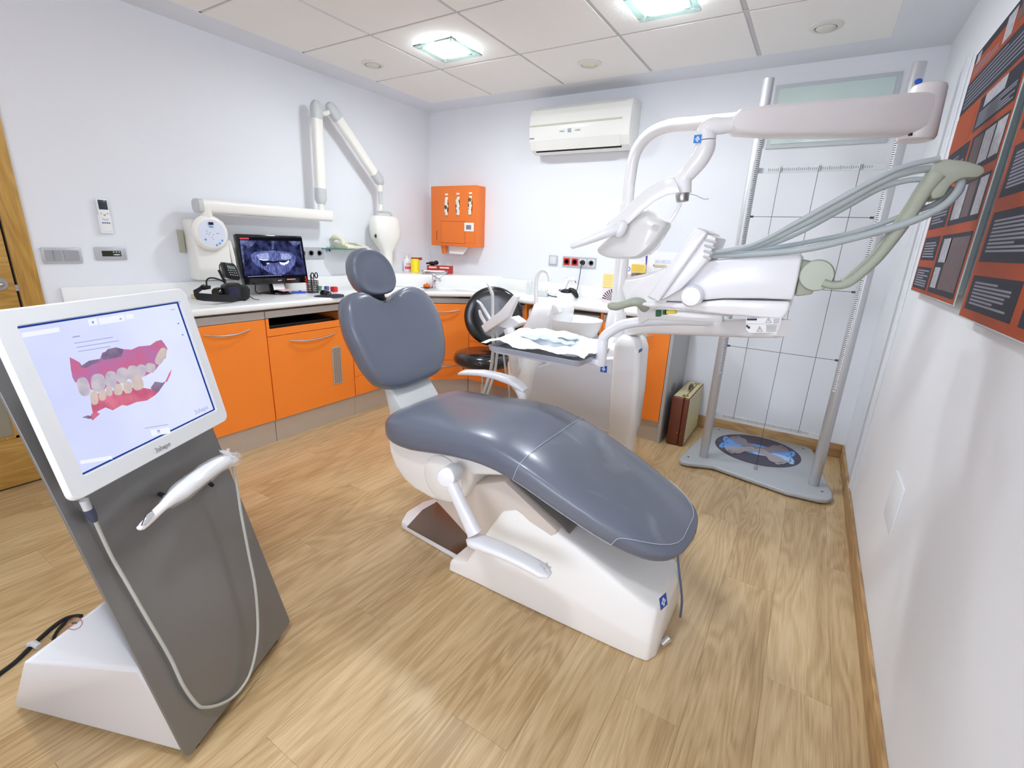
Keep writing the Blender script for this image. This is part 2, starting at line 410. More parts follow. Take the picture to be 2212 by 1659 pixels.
b = B(); bb(b, (XL + .001, .710, 1.012), (XL + .0135, .724, 1.042)); obj('latch_plate', b, STEEL, door)

# pale glass pane high on the back wall
b = B(); bb(b, (-.43, YB - .012, 2.005), (.215, YB, 2.375), .002); win = struct('window_1', b, mat('window_frame_paint', (196, 202, 204), .6, var=.01))
b = B(); bb(b, (-.405, YB - .018, 2.03), (.19, YB - .011, 2.35), .001); obj('glass_pane', b, mat('milk_glass', (205, 222, 216), .18, var=.02, coat=.3), win)

# ================================================================== FITTED CUPBOARDS
FX, FY = -2.83, 3.25          # front planes of the two runs
D1, D2 = (-2.445, FY), (FX, 2.865)   # ends of the diagonal front
def handle(parent, p0, p1, out):
    p0, p1, out = V(p0), V(p1), V(out); m = (p0 + p1) / 2
    b = B(); pts = []
    for i in range(13):
        t = i / 12; k = 4 * t * (1 - t)
        pts.append(p0.lerp(p1, t) + out * (.006 + .022 * k ** .7) + V((0, 0, -.016 * k)))
    tube(b, pts, [.0035 + .002 * 4 * (i / 12) * (1 - i / 12) for i in range(13)], 8)
    return obj('handle', b, CHROME if False else STEEL, parent)
t_ = .02
def front_panel(name, parent, a, b_, z0, z1, n, m=ORANGE, th=.019, gap=.0015):
    """panel between plan points a and b_, outward normal n"""
    a, b_, n = V((*a, 0)), V((*b_, 0)), V((*n, 0)); d = (b_ - a).normalized()
    bm = B(); q = [a + d * gap, b_ - d * gap, b_ - d * gap - n * th, a + d * gap - n * th]
    prism(bm, [V((p.x, p.y, z0 + gap)) for p in q], (0, 0, z1 - z0 - 2 * gap), .0012, 1)
    return obj(name, bm, m, parent)
NX, NY = (1, 0), (0, -1); ND = (math.sqrt(.5), -math.sqrt(.5))
ZB, ZT, ZR0, ZR1 = .155, .825, .828, .872
CARC = mat('carcass_white', (214, 212, 208), .6)
CARCG = mat('grey_side_panel', (150, 152, 156), .5)
# 1: door cupboard behind the scanner
c1 = thing('base_cabinet', 'orange base cabinet with one tall door and bow handle, just behind the scanner cart', 'cabinet', (XL + .25, 1.3, 0), 'orange base cabinets')
b = B(); bb(b, (XL + .002, .92, .15), (FX - .02, 1.663, .87)); obj('body', b, CARC, c1)
dd = front_panel('door', c1, (FX, .92), (FX, 1.663), ZB, ZT, NX); handle(dd, (FX, 1.30, .778), (FX, 1.56, .778), (1, 0, 0))
b = B(); bb(b, (FX - .018, .92, ZR0), (FX - .002, 1.663, ZR1)); obj('top_rail', b, RAIL, c1)
b = B(); bb(b, (FX - .034, .92, 0), (FX - .016, 1.663, ZB)); obj('plinth', b, PLINTH, c1)
b = B(); bb(b, (XL + .002, .90, 0), (FX, .918, .87)); obj('side_panel', b, CARC, c1)
# 2: fridge-like cupboard with slot and vent
c2 = thing('base_cabinet', 'orange base cabinet with a dark open slot above a door with vent grille', 'cabinet', (XL + .25, 1.99, 0), 'orange base cabinets')
y0, y1 = 1.667, 2.318
b = B(); bb(b, (XL + .002, y0, .15), (FX - .02, y1, .72)); bb(b, (XL + .002, y0, .83), (FX - .02, y1, .87)); bb(b, (XL + .002, y0, .72), (XL + .15, y1, .83)); obj('body', b, CARC, c2)
b = B(); bb(b, (XL + .15, y0 + .002, .724), (FX - .002, y0 + .02, .826)); obj('slot_side', b, ORANGE, c2)
b = B(); bb(b, (XL + .15, y1 - .05, .724), (FX - .002, y1 - .002, .826)); obj('slot_side', b, ORANGE, c2)
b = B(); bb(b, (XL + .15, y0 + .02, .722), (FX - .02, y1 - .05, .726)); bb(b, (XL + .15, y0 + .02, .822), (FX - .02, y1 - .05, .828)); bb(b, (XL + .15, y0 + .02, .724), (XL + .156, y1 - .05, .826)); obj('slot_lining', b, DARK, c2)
front_panel('drawer_front', c2, (FX, y0), (FX, y1), .712, .760, NX)
dd = front_panel('door', c2, (FX, y0), (FX, y1), ZB, .711, NX); handle(dd, (FX, 1.812, .670), (FX, 2.166, .672), (1, 0, 0))
b = B(); bb(b, (FX, 2.128, .292), (FX + .004, 2.208, .572), .001, 1); vg = obj('vent_grille', b, mat('grille_grey', (190, 178, 165), .4, metal=.3), dd)
b = B()
for r in range(22):
    for c_ in range(4):
        yy = 2.139 + c_ * .016 + (.004 if r % 2 else 0); zz = .304 + r * .0118
        bb(b, (FX + .0035, yy, zz), (FX + .0045, yy + .009, zz + .006))
obj('slots', b, mat('slot_dark', (96, 88, 80), .6), dd)['kind'] = 'stuff'
b = B(); bb(b, (FX - .018, y0 + .002, .83), (FX - .002, y1, ZR1)); obj('top_rail', b, RAIL, c2)
b = B(); bb(b, (FX - .034, y0, 0), (FX - .016, y1, ZB)); obj('plinth', b, PLINTH, c2)
ro = B(); bb(ro, (XL + .17, 1.72, .727), (FX - .06, 2.2, .77), .004); tag(obj('video_recorder', ro, BLACK), 'flat black electronic box pushed into the open slot of the orange cabinet', 'electronic box')
# 3: drawers next to the corner
c3 = thing('base_cabinet', 'orange drawer cabinet half hidden behind the grey chair back', 'cabinet', (XL + .25, 2.6, 0), 'orange base cabinets')
b = B(); bb(b, (XL + .002, 2.322, .15), (FX - .02, 2.84, .87)); obj('body', b, CARC, c3)
for z0, z1 in ((ZB, .306), (.306, .50), (.50, .69), (.69, ZT)):
    dd = front_panel('drawer', c3, (FX, 2.322), (FX, D2[1]), z0, z1, NX); handle(dd, (FX, 2.46, z1 - .035), (FX, 2.72, z1 - .035), (1, 0, 0))
b = B(); bb(b, (FX - .018, 2.322, ZR0), (FX - .002, D2[1], ZR1)); obj('top_rail', b, RAIL, c3)
b = B(); bb(b, (FX - .034, 2.32, 0), (FX - .016, D2[1] + .01, ZB)); obj('plinth', b, PLINTH, c3)
# 4: diagonal corner cupboard under the sink
c4 = thing('base_cabinet', 'orange corner cabinet set diagonally under the sink, tall door over a low drawer', 'cabinet', (-2.9, 3.4, 0), 'orange base cabinets')
b = B(); q = [(D2[0] - .02, D2[1] + .01), (D1[0] - .01, D1[1] + .02), (-2.46, YB - .004), (XL + .004, YB - .004), (XL + .004, 2.87)]
prism(b, [V((p[0], p[1], .15)) for p in q], (0, 0, .62)); obj('body', b, CARC, c4)
dd = front_panel('door', c4, D2, D1, .335, ZT, ND); dv = (V((*D1, 0)) - V((*D2, 0))).normalized(); o4 = V((*D2, 0))
handle(dd, o4 + dv * .14 + V((0, 0, .775)), o4 + dv * .46 + V((0, 0, .775)), (*ND, 0))
dd = front_panel('drawer', c4, D2, D1, ZB, .335, ND); handle(dd, o4 + dv * .14 + V((0, 0, .295)), o4 + dv * .46 + V((0, 0, .295)), (*ND, 0))
bm = front_panel('top_rail', c4, (D2[0] - .002, D2[1]), (D1[0], D1[1] + .002), ZR0, ZR1, ND, RAIL)
n_ = V((*ND, 0)) * .016
front_panel('plinth', c4, (D2[0] - n_.x, D2[1] - n_.y), (D1[0] - n_.x, D1[1] - n_.y), 0, ZB, ND, PLINTH)
# 5: four drawers right of the corner
c5 = thing('base_cabinet', 'orange four-drawer cabinet behind the black stool', 'cabinet', (-2.15, 3.5, 0), 'orange base cabinets')
b = B(); bb(b, (-2.43, FY + .02, .15), (-1.895, YB - .004, .87)); obj('body', b, CARC, c5)
for z0, z1 in ((ZB, .325), (.325, .505), (.505, .625), (.625, .72), (.72, ZT)):
    dd = front_panel('drawer', c5, D1, (-1.90, FY), z0, z1, NY); handle(dd, (-2.30, FY, z1 - .03), (-2.04, FY, z1 - .03), (0, -1, 0))
b = B(); bb(b, (-2.445, FY + .002, ZR0), (-1.90, FY + .018, ZR1)); obj('top_rail', b, RAIL, c5)
b = B(); bb(b, (-2.46, FY + .016, 0), (-1.88, FY + .034, ZB)); obj('plinth', b, PLINTH, c5)
b = B(); bb(b, (-1.898, FY, .002), (-1.88, YB - .004, .88)); obj('side_panel', b, ORANGE, c5)
# 6: white appliance front in the gap
c6 = thing('undercounter_appliance', 'white-fronted undercounter appliance behind the spittoon bowl', 'appliance', (-1.56, 3.5, 0))
b = B(); bb(b, (-1.86, FY + .03, .02), (-1.275, YB - .01, .85)); obj('body', b, CARC, c6)
b = B(); bb(b, (-1.862, FY + .005, .08), (-1.272, FY + .03, .845), .004); obj('door', b, WHITE, c6)
b = B(); bb(b, (-1.862, FY + .02, .0), (-1.272, FY + .035, .075)); obj('kick_plate', b, BLACK, c6)
# 7: end cupboard
c7 = thing('base_cabinet', 'orange base cabinet at the right end of the worktop, beside the brown and cream case', 'cabinet', (-.98, 3.5, 0), 'orange base cabinets')
b = B(); bb(b, (-1.235, FY + .02, .15), (-.745, YB - .004, .87)); obj('body', b, CARC, c7)
b = B(); bb(b, (-1.255, FY, .002), (-1.237, YB - .004, .88)); obj('side_panel', b, ORANGE, c7)
dd = front_panel('door', c7, (-1.235, FY), (-.745, FY), ZB, ZT, NY); handle(dd, (-1.12, FY, .772), (-.86, FY, .772), (0, -1, 0))
b = B(); bb(b, (-1.235, FY + .002, ZR0), (-.745, FY + .018, ZR1)); obj('top_rail', b, RAIL, c7)
b = B(); bb(b, (-1.235, FY + .016, 0), (-.745, FY + .034, ZB)); obj('plinth', b, PLINTH, c7)
b = B(); bb(b, (-.743, FY, .002), (-.722, YB - .002, .88)); e7 = obj('end_panel', b, mat('grey_end_panel', (178, 178, 178), .45, var=.02), c7)
b = B(); lathe(b, [(.0, .004), (.05, .004), (.055, 0)], (-.722, 3.45, .38), (1, 0, 0), sx=1., sy=.6); obj('cable_grommet', b, mat('grommet_grey', (130, 134, 140), .5), c7)
# worktop with rounded nose, sink bowl and raised back ledge
wt = thing('worktop', 'continuous white worktop with rounded front edge and inset corner sink', 'worktop', (-2.9, 3.3, .88))
ov = .022
P_ = [(XL + .002, .88), (FX + ov, .88), (FX + ov, D2[1] - .009), (D1[0] + .009, FY - ov), (-.70, FY - ov), (-.70, YB - .002), (XL + .002, YB - .002)]
sc = V((-2.745, 3.215, 0)); sa, sb_ = .18, .105     # sink centre and half axes
b = B()
def ring_pts(o, ax, ay, ra, rb, n=32, ph=0): return [o + ax * ra * math.cos(2 * math.pi * k / n + ph) + ay * rb * math.sin(2 * math.pi * k / n + ph) for k in range(n)]
axd, ayd = dv, V((-dv.y, dv.x, 0))
z1 = .925
# slab (sides + bottom) as prism; bowl is a separate part sitting in a shallow recess drawn into the top
prism(b, [V((p[0], p[1], .885)) for p in P_], (0, 0, z1 - .885), .012, 3)
slab = obj('slab', b, WORK, wt)
cut = B(); prism(cut, [V((p.x, p.y, .86)) for p in ring_pts(sc, axd, ayd, sa, sb_)], (0, 0, .12))
me = bpy.data.meshes.new('c'); cut.to_mesh(me); cut.free(); co = bpy.data.objects.new('c', me); S.collection.objects.link(co)
md = slab.modifiers.new('b', 'BOOLEAN'); md.object = co; md.operation = 'DIFFERENCE'; md.solver = 'EXACT'
dg = bpy.context.evaluated_depsgraph_get(); ev = slab.evaluated_get(dg); m2 = bpy.data.meshes.new_from_object(ev); slab.modifiers.clear(); slab.data = m2
bpy.data.objects.remove(co)
b = B()
loft(b, [[V((p.x, p.y, z)) for p in ring_pts(sc, axd, ayd, sa * k, sb_ * k)] for k, z in ((1.003, .926), (1., .922), (.97, .87), (.85, .82), (.5, .79), (.08, .785))], cap=False)
sk = obj('sink_bowl', b, WORK, wt)
b = B(); lathe(b, [(.0, .004), (.022, .004), (.026, 0)], (sc.x, sc.y, .785)); obj('drain', b, CHROME, sk)
# raised ledge and upstand
b = B(); zl = 1.035
L_ = [(XL + .002, 2.86), (-3.095, 3.127), (-2.53, 3.63), (-2.47, YB - .002), (XL + .002, YB - .002)]
prism(b, [V((p[0], p[1], .924)) for p in L_], (0, 0, zl - .924), .006, 2)
obj('corner_ledge', b, WORK, wt)
b = B(); bb(b, (XL + .002, .88, .924), (XL + .022, 2.87, 1.02), .004); obj('upstand', b, WORK, wt); b = B(); bb(b, (-2.48, YB - .022, .924), (-.70, YB - .002, 1.02), .004); obj('upstand', b, WORK, wt)
# ================================================================== DENTAL CHAIR
YC = 1.56
ch = thing('dental_chair', 'white dental chair with grey padded seat, backrest and headrest, in the middle of the floor', 'dental chair', (-.8, YC, 0))
def sup(c, ax, ay, hx, hy, p=.5, n=28):
    """superellipse ring"""
    out = []
    for k in range(n):
        a = 2 * math.pi * k / n; c_, s_ = math.cos(a), math.sin(a)
        out.append(V(c) + V(ax) * hx * math.copysign(abs(c_) ** p, c_) + V(ay) * hy * math.copysign(abs(s_) ** p, s_))
    return out
def interp(tab, x):
    if x <= tab[0][0]: return tab[0][1:]
    for a, c in zip(tab, tab[1:]):
        if x <= c[0]:
            t = (x - a[0]) / (c[0] - a[0]); return [p + (q - p) * t for p, q in zip(a[1:], c[1:])]
    return tab[-1][1:]
# seat pad : stations = top point, bottom point, half width
ST = [(-1.462, .572, -1.458, .548, .13), (-1.452, .600, -1.448, .525, .20), (-1.43, .618, -1.425, .510, .245), (-1.38, .630, -1.37, .498, .272), (-1.28, .636, -1.27, .497, .28),
      (-1.15, .646, -1.13, .520, .28), (-1.0, .660, -1.0, .538, .28), (-.88, .661, -.90, .540, .28), (-.78, .642, -.81, .530, .28),
      (-.68, .612, -.72, .508, .28), (-.58, .573, -.62, .474, .278), (-.48, .532, -.525, .440, .270), (-.39, .493, -.435, .408, .258), (-.31, .458, -.35, .384, .240), (-.25, .431, -.285, .372, .215), (-.21, .410, -.235, .372, .175), (-.192, .397, -.205, .380, .12), (-.188, .390, -.192, .386, .06)]
def pad_ring(s, grow=0., n=40, z_up=0.):
    t = V((s[0], YC, s[1])); q = V((s[2], YC, s[3])); c = (t + q) / 2; up = (t - q); h = up.length / 2; up.normalize()
    out = []
    for k in range(n):
        a = 2 * math.pi * (k + .5) / n; c_, s_ = math.cos(a), math.sin(a)
        yy = math.copysign(abs(c_) ** .32, c_); zz = math.copysign(abs(s_) ** .55, s_)
        crown = .012 * (1 - yy * yy) if zz > 0 else 0
        out.append(c + V((0, 1, 0)) * yy * (s[4] + grow) + up * (zz * (h + grow) + crown))
    return out
def dense(tab, k=3):
    P = [Vector(t) for t in tab]; return [tuple(p) for p in spline(P, k)]
STD = dense(ST, 3)
b = B(); loft(b, [pad_ring(s) for s in STD]); seat = obj('seat_pad', b, GREYF, ch, ang=80)
# clear protective foot cover : thin shell over the lower part
film = mat('clear_film', (214, 224, 232), .14, var=.0, alpha=.20, coat=.3)
nt = film.node_tree; bs = nt.nodes['Principled BSDF']; tcn = [n for n in nt.nodes if n.type == 'TEX_COORD'][0]
nzz = nt.nodes.new('ShaderNodeTexNoise'); nzz.inputs['Scale'].default_value = 4; nzz.inputs['Detail'].default_value = 3; nzz.inputs['Distortion'].default_value = 1.6
crr = nt.nodes.new('ShaderNodeValToRGB'); crr.color_ramp.elements[0].position = .56; crr.color_ramp.elements[0].color = (.05,) * 3 + (1,); crr.color_ramp.elements[1].position = .80; crr.color_ramp.elements[1].color = (.30,) * 3 + (1,)
nt.links.new(tcn.outputs['Object'], nzz.inputs['Vector']); nt.links.new(nzz.outputs['Fac'], crr.inputs[0]); nt.links.new(crr.outputs[0], bs.inputs['Alpha'])  # noise in the alpha paints whitish sheen streaks onto the film
b = B(); N_ = 40; STX = [(s[0],) + tuple(s) for s in STD]
idx = [-2, -1] + list(range(0, 22)); NS_ = 26; R_ = []
def film_pt(j, t):
    a = 2 * math.pi * (j + .5) / N_; yy = min(1, abs(math.cos(a)) ** .32) if 0 <= j < 20 else 1.
    xe = -.212 - .15 * yy ** 6; x_ = -.735 + (xe + .735) * t
    return pad_ring(interp(STX, x_), .004, N_)[j]
for i in range(NS_ + 1): R_.append([b.verts.new(film_pt(j, i / NS_)) for j in idx])
for i in range(NS_):
    for j in range(len(idx) - 1): b.faces.new((R_[i][j], R_[i][j + 1], R_[i + 1][j + 1], R_[i + 1][j]))
obj('foot_cover', b, film, ch, ang=80)['label'] = 'clear plastic cover with whitish sheen streaks painted in'
b = B(); tube(b, [film_pt(j, 0) for j in idx], .0013, 6); tube(b, [film_pt(j, 1) for j in idx], .0012, 6); tube(b, [film_pt(-2, k / 20) for k in range(21)], .0009, 6); tube(b, [film_pt(21, k / 20) for k in range(21)], .0009, 6)
obj('cover_edge', b, mat('film_edge', (205, 215, 225), .2, alpha=.6), ch)
# backrest and headrest : pillows grown from a measured outline
def smooth_closed(P, k=4):
    n = len(P); out = []
    for i in range(n):
        p0, p1, p2, p3 = P[i - 1], P[i], P[(i + 1) % n], P[(i + 2) % n]
        for t in range(k):
            t = t / k
            out.append(.5 * ((2 * p1) + (p2 - p0) * t + (2 * p0 - 5 * p1 + 4 * p2 - p3) * t * t + (3 * p1 - p0 - 3 * p2 + p3) * t ** 3))
    return out
def pillow(bm, pts, nrm, layers, k=4):
    P = smooth_closed(pts, k); c = sum(P, V((0, 0, 0))) / len(P)
    mr = sum((p - c).length for p in P) / len(P)
    def blend(p, s):
        q = p - c; k = min(1, max(0, (.93 - s) / .5)); return q.lerp(q.normalized() * mr, k)
    rings = [[c + blend(p, s) * s + V(nrm) * d for p in P] for s, d in layers]
    loft(bm, rings)
nb = V((.935, 0, .355)).normalized(); p0 = V((-1.46, YC, .70))
O = [(760, 633), (782, 629), (804, 641), (827, 651), (851, 641), (871, 622), (893, 617), (917, 626), (938, 650), (957, 695), (965, 745), (961, 785), (948, 806), (905, 826), (868, 838), (835, 834), (806, 806), (783, 765), (762, 720), (751, 675), (751, 648)]
pts = [pxn(u, v, p0, nb) for u, v in O]
b = B(); pillow(b, pts, nb, [(.2, -.115), (.7, -.112), (.90, -.10), (.98, -.07), (1.0, -.04), (.995, -.018), (.97, -.002), (.92, .008), (.8, .012), (.55, .006), (.25, .0), (.05, -.002)])
obj('backrest', b, GREYF, ch, ang=80)
nh = V((.98, -.05, .14)).normalized(); p1 = V((-1.665, YC, 1.18))
O = [(796, 534), (818, 541), (838, 558), (851, 580), (858, 606), (854, 626), (840, 635), (815, 638), (792, 633), (775, 614), (765, 588), (764, 558), (775, 539)]
pts = [pxn(u, v, p1, nh) for u, v in O]
b = B(); pillow(b, pts, nh, [(.2, -.085), (.7, -.083), (.9, -.072), (.985, -.05), (1.0, -.028), (.985, -.01), (.93, .002), (.85, .004), (.78, -.001), (.5, .003), (.2, .004)])
obj('headrest', b, GREYF, ch, ang=80)
b = B(); prism(b, [px(803, 625, x=-1.70), px(829, 628, x=-1.70), px(838, 662, x=-1.69), px(812, 668, x=-1.69)], (-.03, 0, 0), .004)
obj('headrest_bar', b, mat('bracket_grey', (70, 72, 76), .35, metal=.6), ch)
# back of the backrest, bracket to the seat
b = B(); loft(b, [sup((-1.575, YC, 1.02), (.34, 0, -.94), (0, 1, 0), .03, .12, .6), sup((-1.56, YC, .85), (.34, 0, -.94), (0, 1, 0), .04, .13, .6)], True) if False else None
prism(b, [(-1.585, YC - .13, .80), (-1.545, YC - .13, .74), (-1.43, YC - .13, .60), (-1.37, YC - .13, .53), (-1.45, YC - .13, .50), (-1.52, YC - .13, .56)], (0, .26, 0), .012, 3)
obj('back_bracket', b, mat('bracket_white', (206, 208, 208), .3, var=.01, coat=.2), ch)
# seat shell
b = B()
prof = [(-1.455, .54), (-1.445, .44), (-1.415, .375), (-1.36, .325), (-1.30, .30), (-1.20, .285), (-1.10, .30), (-1.03, .345), (-.995, .41), (-.99, .465), (-.84, .508), (-.90, .545), (-1.1, .53), (-1.3, .51)]
prism(b, [(x, 1.345, z) for x, z in prof], (0, .43, 0), .02, 3); obj('seat_shell', b, WARM, ch)
b = B(); lathe(b, [(.0, .008), (.085, .008), (.10, 0), (.10, -.01)], (-1.13, 1.338, .41), (0, -1, 0), 36); obj('side_disc', b, WARM, ch)
b = B(); lathe(b, [(.0, .004), (.0165, .004), (.0165, -.004)], (-1.052, 1.336, .474), (0, -1, 0)); obj('pivot_ring', b, BLACK, ch)
# lifting arm (slanted beige cover) between shell and base
b = B(); prism(b, [(-1.30, 1.38, .30), (-1.02, 1.38, .40), (-.86, 1.38, .47), (-.62, 1.38, .34), (-.66, 1.38, .20), (-1.0, 1.38, .13), (-1.18, 1.38, .24)], (0, .36, 0), .015, 2); obj('lift_cover', b, TAN, ch)
b = B(); prism(b, [(-.86, 1.40, .48), (-.60, 1.40, .35), (-.58, 1.40, .33), (-.84, 1.40, .46)], (0, .32, 0), .004); obj('bellows', b, mat('bellows_grey', (128, 122, 116), .6), ch)
# base
def base_ring(x, y0, y1, zt, ch0, ridge):
    """pentagon-like section: floor, side band, ridge, flat top"""
    return [V((x, y0, 0)), V((x, y0 + .004, zt * .42)), V((x, y0 + ridge, zt - .006)), V((x, y0 + ridge + .03, zt)), V((x, y1 - ridge - .03, zt)), V((x, y1 - ridge, zt - .006)), V((x, y1 - .004, zt * .42)), V((x, y1, 0))]
b = B()
loft(b, [base_ring(x, a, c, z, 0, r) for x, a, c, z, r in ((-1.08, 1.315, 1.73, .042, .006), (-1.07, 1.315, 1.73, .06, .01), (-1.0, 1.318, 1.735, .075, .01), (-.955, 1.32, 1.74, .16, .02), (-.90, 1.32, 1.74, .265, .03), (-.86, 1.32, 1.745, .34, .05), (-.80, 1.32, 1.75, .375, .06), (-.73, 1.322, 1.75, .365, .065), (-.55, 1.325, 1.75, .31, .06), (-.36, 1.33, 1.745, .232, .05), (-.27, 1.335, 1.735, .20, .04), (-.235, 1.34, 1.725, .19, .045), (-.215, 1.38, 1.69, .165, .06))])
bmesh.ops.bevel(b, geom=[e for e in b.edges if len(e.link_faces) == 2 and e.calc_face_angle(0) > .25], offset=.010, segments=3, affect='EDGES', profile=.5, clamp_overlap=True)
obj('base', b, WARM, ch, ang=50)
b = B(); prism(b, [(-1.50, 1.50, 0), (-1.46, 1.42, 0), (-1.05, 1.38, 0), (-1.05, 1.70, 0), (-1.46, 1.70, 0), (-1.50, 1.62, 0)], (0, 0, .042), .012, 2); obj('floor_plate', b, WHITE, ch)
b = B(); prism(b, [(-1.40, 1.40, .043), (-1.05, 1.373, .043), (-1.05, 1.70, .043), (-1.43, 1.70, .043), (-1.44, 1.55, .043)], (0, 0, .003)); obj('mirror_plate', b, mat('bronze_mirror', (120, 100, 84), .12, metal=.7, var=.05), ch)
# armrest on the near side (dropped)
hub = V((-1.052, 1.335, .474)); h2 = px(963, 1030, y=1.19)
b = B(); cyl(b, hub, hub + V((0, -.06, 0)), .012, n=16); hubend = V((hub.x, 1.245, hub.z))
b.free(); b = B(); A0 = px(984, 1018, y=1.30); A1 = px(962, 1033, y=1.20)
cyl(b, hub, A0, .011, n=16); cyl(b, A0, A1, .036, .036, 28, bev=.010)
ar = obj('armrest', b, WHITE, ch)
b = B(); pA = px(975, 1045, y=1.22); pB = px(1022, 1145, y=1.20)
dd_ = (pB - pA).normalized(); sx_ = V((0, 1, 0)); ux = dd_.cross(sx_).normalized()
loft(b, [sup(pA.lerp(pB, t), ux, sx_, w_, .020, .55, 20) for t, w_ in ((-.04, .016), (.05, .022), (.5, .021), (1.0, .026), (1.08, .03))]); obj('arm_strut', b, WHITE, ch)
b = B(); L0, L1 = px(1010, 1163, y=1.19), px(1188, 1238, y=1.19); d_ = (L1 - L0); n_ = d_.normalized().cross(V((0, 1, 0))).normalized()
if n_.z < 0: n_ = -n_
rg = []
for t in [i / 14 for i in range(15)]:
    wz = .030 * (1 - .35 * t); e = min(1, t * 9 + .25, (1 - t) * 14 + .45); wy = .038 * (1 - .15 * t)
    rg.append(sup(L0 + d_ * t + n_ * (.010 - .03 * (t - .45) ** 2 * 2 + .0), V((0, 1, 0)), n_, wy * e, wz * .55 * e, .6, 22))
loft(b, rg); obj('arm_pad', b, WHITE, ch)
b = B(); c_ = L0 + d_ * .90 + n_ * .018
for dx, dy in ((0, 0), (.018, -.012), (.03, .004), (.012, .014)): ell(b, c_ + d_.normalized() * dx + V((0, dy, 0)), (.006, .005, .002), u=8, v=5)
obj('arm_marking', b, mat('faint_grey', (196, 196, 196), .5), ch)['kind'] = 'stuff'
# far armrest (raised)
b = B(); rg = []
Q = [(995, 804, 1.5, 8), (1003, 802, 1.5, 12), (1040, 803, 0, 13), (1075, 810, 0, 15), (1105, 820, 0, 17), (1125, 832, 0, 16), (1136, 842, 0, 9)]
for i, (u, v, _, h) in enumerate(Q):
    c_ = px(u, v + 2, y=1.93); k = h * 1.75 / 1018
    rg.append(sup(c_, V((0, 1, 0)), V((.12, 0, 1)).normalized(), .036 * min(1, h / 12), k * .62, .7, 20))
loft(b, [[p for p in r] for r in rg]); obj('arm_pad', b, WHITE, ch)
b = B(); tube(b, [px(1122, 842, y=1.93), px(1128, 862, y=1.90), px(1118, 892, y=1.84), V((-1.10, 1.76, .44))], [.022, .022, .02, .02], 14, 4); obj('arm_strut', b, WHITE, ch)
# logo, warning sticker, cord
def logo(parent, o, ax, ay, s, m=BLUE):
    """blue square with a pale five-lobed figure"""
    b = B(); ax, ay = V(ax).normalized(), V(ay).normalized(); n = ax.cross(ay)
    quad(b, o, ax, ay, -s, -s, s, s, .0006); q = obj('logo_sticker', b, m, parent)
    b = B()
    for x_, y_, r_ in ((0, .35, .3), (-.35, -.05, .27), (.35, -.05, .27), (0, -.45, .28)):
        face(b, [V(o) + n * .0012 + ax * s * (x_ + r_ * math.cos(t * .785)) + ay * s * (y_ + r_ * math.sin(t * .785)) for t in range(8)])
    obj('logo_mark', b, mat('logo_pale', (210, 225, 245), .4), q if parent.type == 'EMPTY' else parent)
ep = V((-.224, 1.475, .10)); logo(ch, px(1430, 1298, x=-.222) + V((.004, 0, 0)), (0.25, .97, 0), (-.25, 0, .97), .022)
b = B(); tube(b, [(-.245, 1.60, .36), px(1465, 1215, y=1.62), px(1473, 1300, y=1.62), px(1462, 1360, y=1.60), px(1440, 1384, z=.02)], .0045, 8, 6); cb = obj('air_hose', b, mat('blue_grey_hose', (92, 112, 140), .4), ch)
b = B(); cyl(b, px(1446, 1378, z=.03), px(1430, 1392, z=.01), .012, .010); obj('hose_fitting', b, CHROME, cb)

# ================================================================== UNIT WITH SPITTOON
un = thing('dental_unit', 'white floor-standing dental unit with spittoon bowl behind the chair', 'dental unit', (-1.15, 2.65, 0))
b = B(); prism(b, [(-1.41, 2.50, .30), (-.845, 2.50, .30), (-.845, 2.50, .755), (-1.16, 2.50, .70), (-1.425, 2.50, .585)], (0, .36, 0), .012, 3); obj('cabinet_body', b, WHITE, un)
b = B(); prism(b, [(-1.40, 2.496, .335), (-.85, 2.496, .315), (-.85, 2.496, .745), (-1.16, 2.496, .69), (-1.405, 2.496, .58)], (0, .006, 0), .002, 1); fp = obj('front_panel', b, mat('panel_grey_white', (222, 225, 230), .3, var=.01), un)
logo(un, px(1304, 797, y=2.4925), (1, 0, 0), (0, 0, 1), .019)
def rrect(x0, x1, y0, y1, z, r=.04, n=5):
    out = []
    for cx_, cy_, a0 in ((x1 - r, y1 - r, 0), (x0 + r, y1 - r, 90), (x0 + r, y0 + r, 180), (x1 - r, y0 + r, 270)):
        for k in range(n + 1):
            a = math.radians(a0 + 90 * k / n); out.append(V((cx_ + r * math.cos(a), cy_ + r * math.sin(a), z)))
    return out
b = B(); loft(b, [rrect(-.87, -.725, 2.52, 2.68, 0, .03), rrect(-.87, -.725, 2.52, 2.68, .28, .03), rrect(-.86, -.705, 2.49, 2.66, .36, .03), rrect(-.86, -.70, 2.46, 2.64, .60, .03), rrect(-.86, -.71, 2.45, 2.64, .82, .03), rrect(-.85, -.725, 2.46, 2.63, .865, .03), rrect(-.83, -.74, 2.48, 2.61, .885, .02)])
pil = obj('pillar', b, WHITE2, un, ang=60)
b = B(); quad(b, px(1383, 757, x=-.684), (0, 1, 0), (0, 0, 1), -.03, -.009, .03, .009, .001); obj('blue_label', b, BLUE, pil)
b = B(); loft(b, [rrect(-1.40, -.86, 2.56, 2.84, 0, .04), rrect(-1.40, -.86, 2.56, 2.84, .30, .04)]); obj('unit_foot', b, WHITE, un)
b = B(); loft(b, [rrect(-1.50, -1.36, 2.50, 2.80, .38, .05), rrect(-1.57, -1.36, 2.48, 2.82, .47, .06), rrect(-1.58, -1.34, 2.47, 2.84, .60, .07), rrect(-1.52, -1.28, 2.48, 2.84, .78, .08), rrect(-1.455, -1.235, 2.50, 2.80, .93, .09), rrect(-1.435, -1.225, 2.50, 2.79, .985, .09), rrect(-1.42, -1.24, 2.52, 2.77, .998, .08)])
obj('spittoon_column', b, WHITE2, un, ang=60)
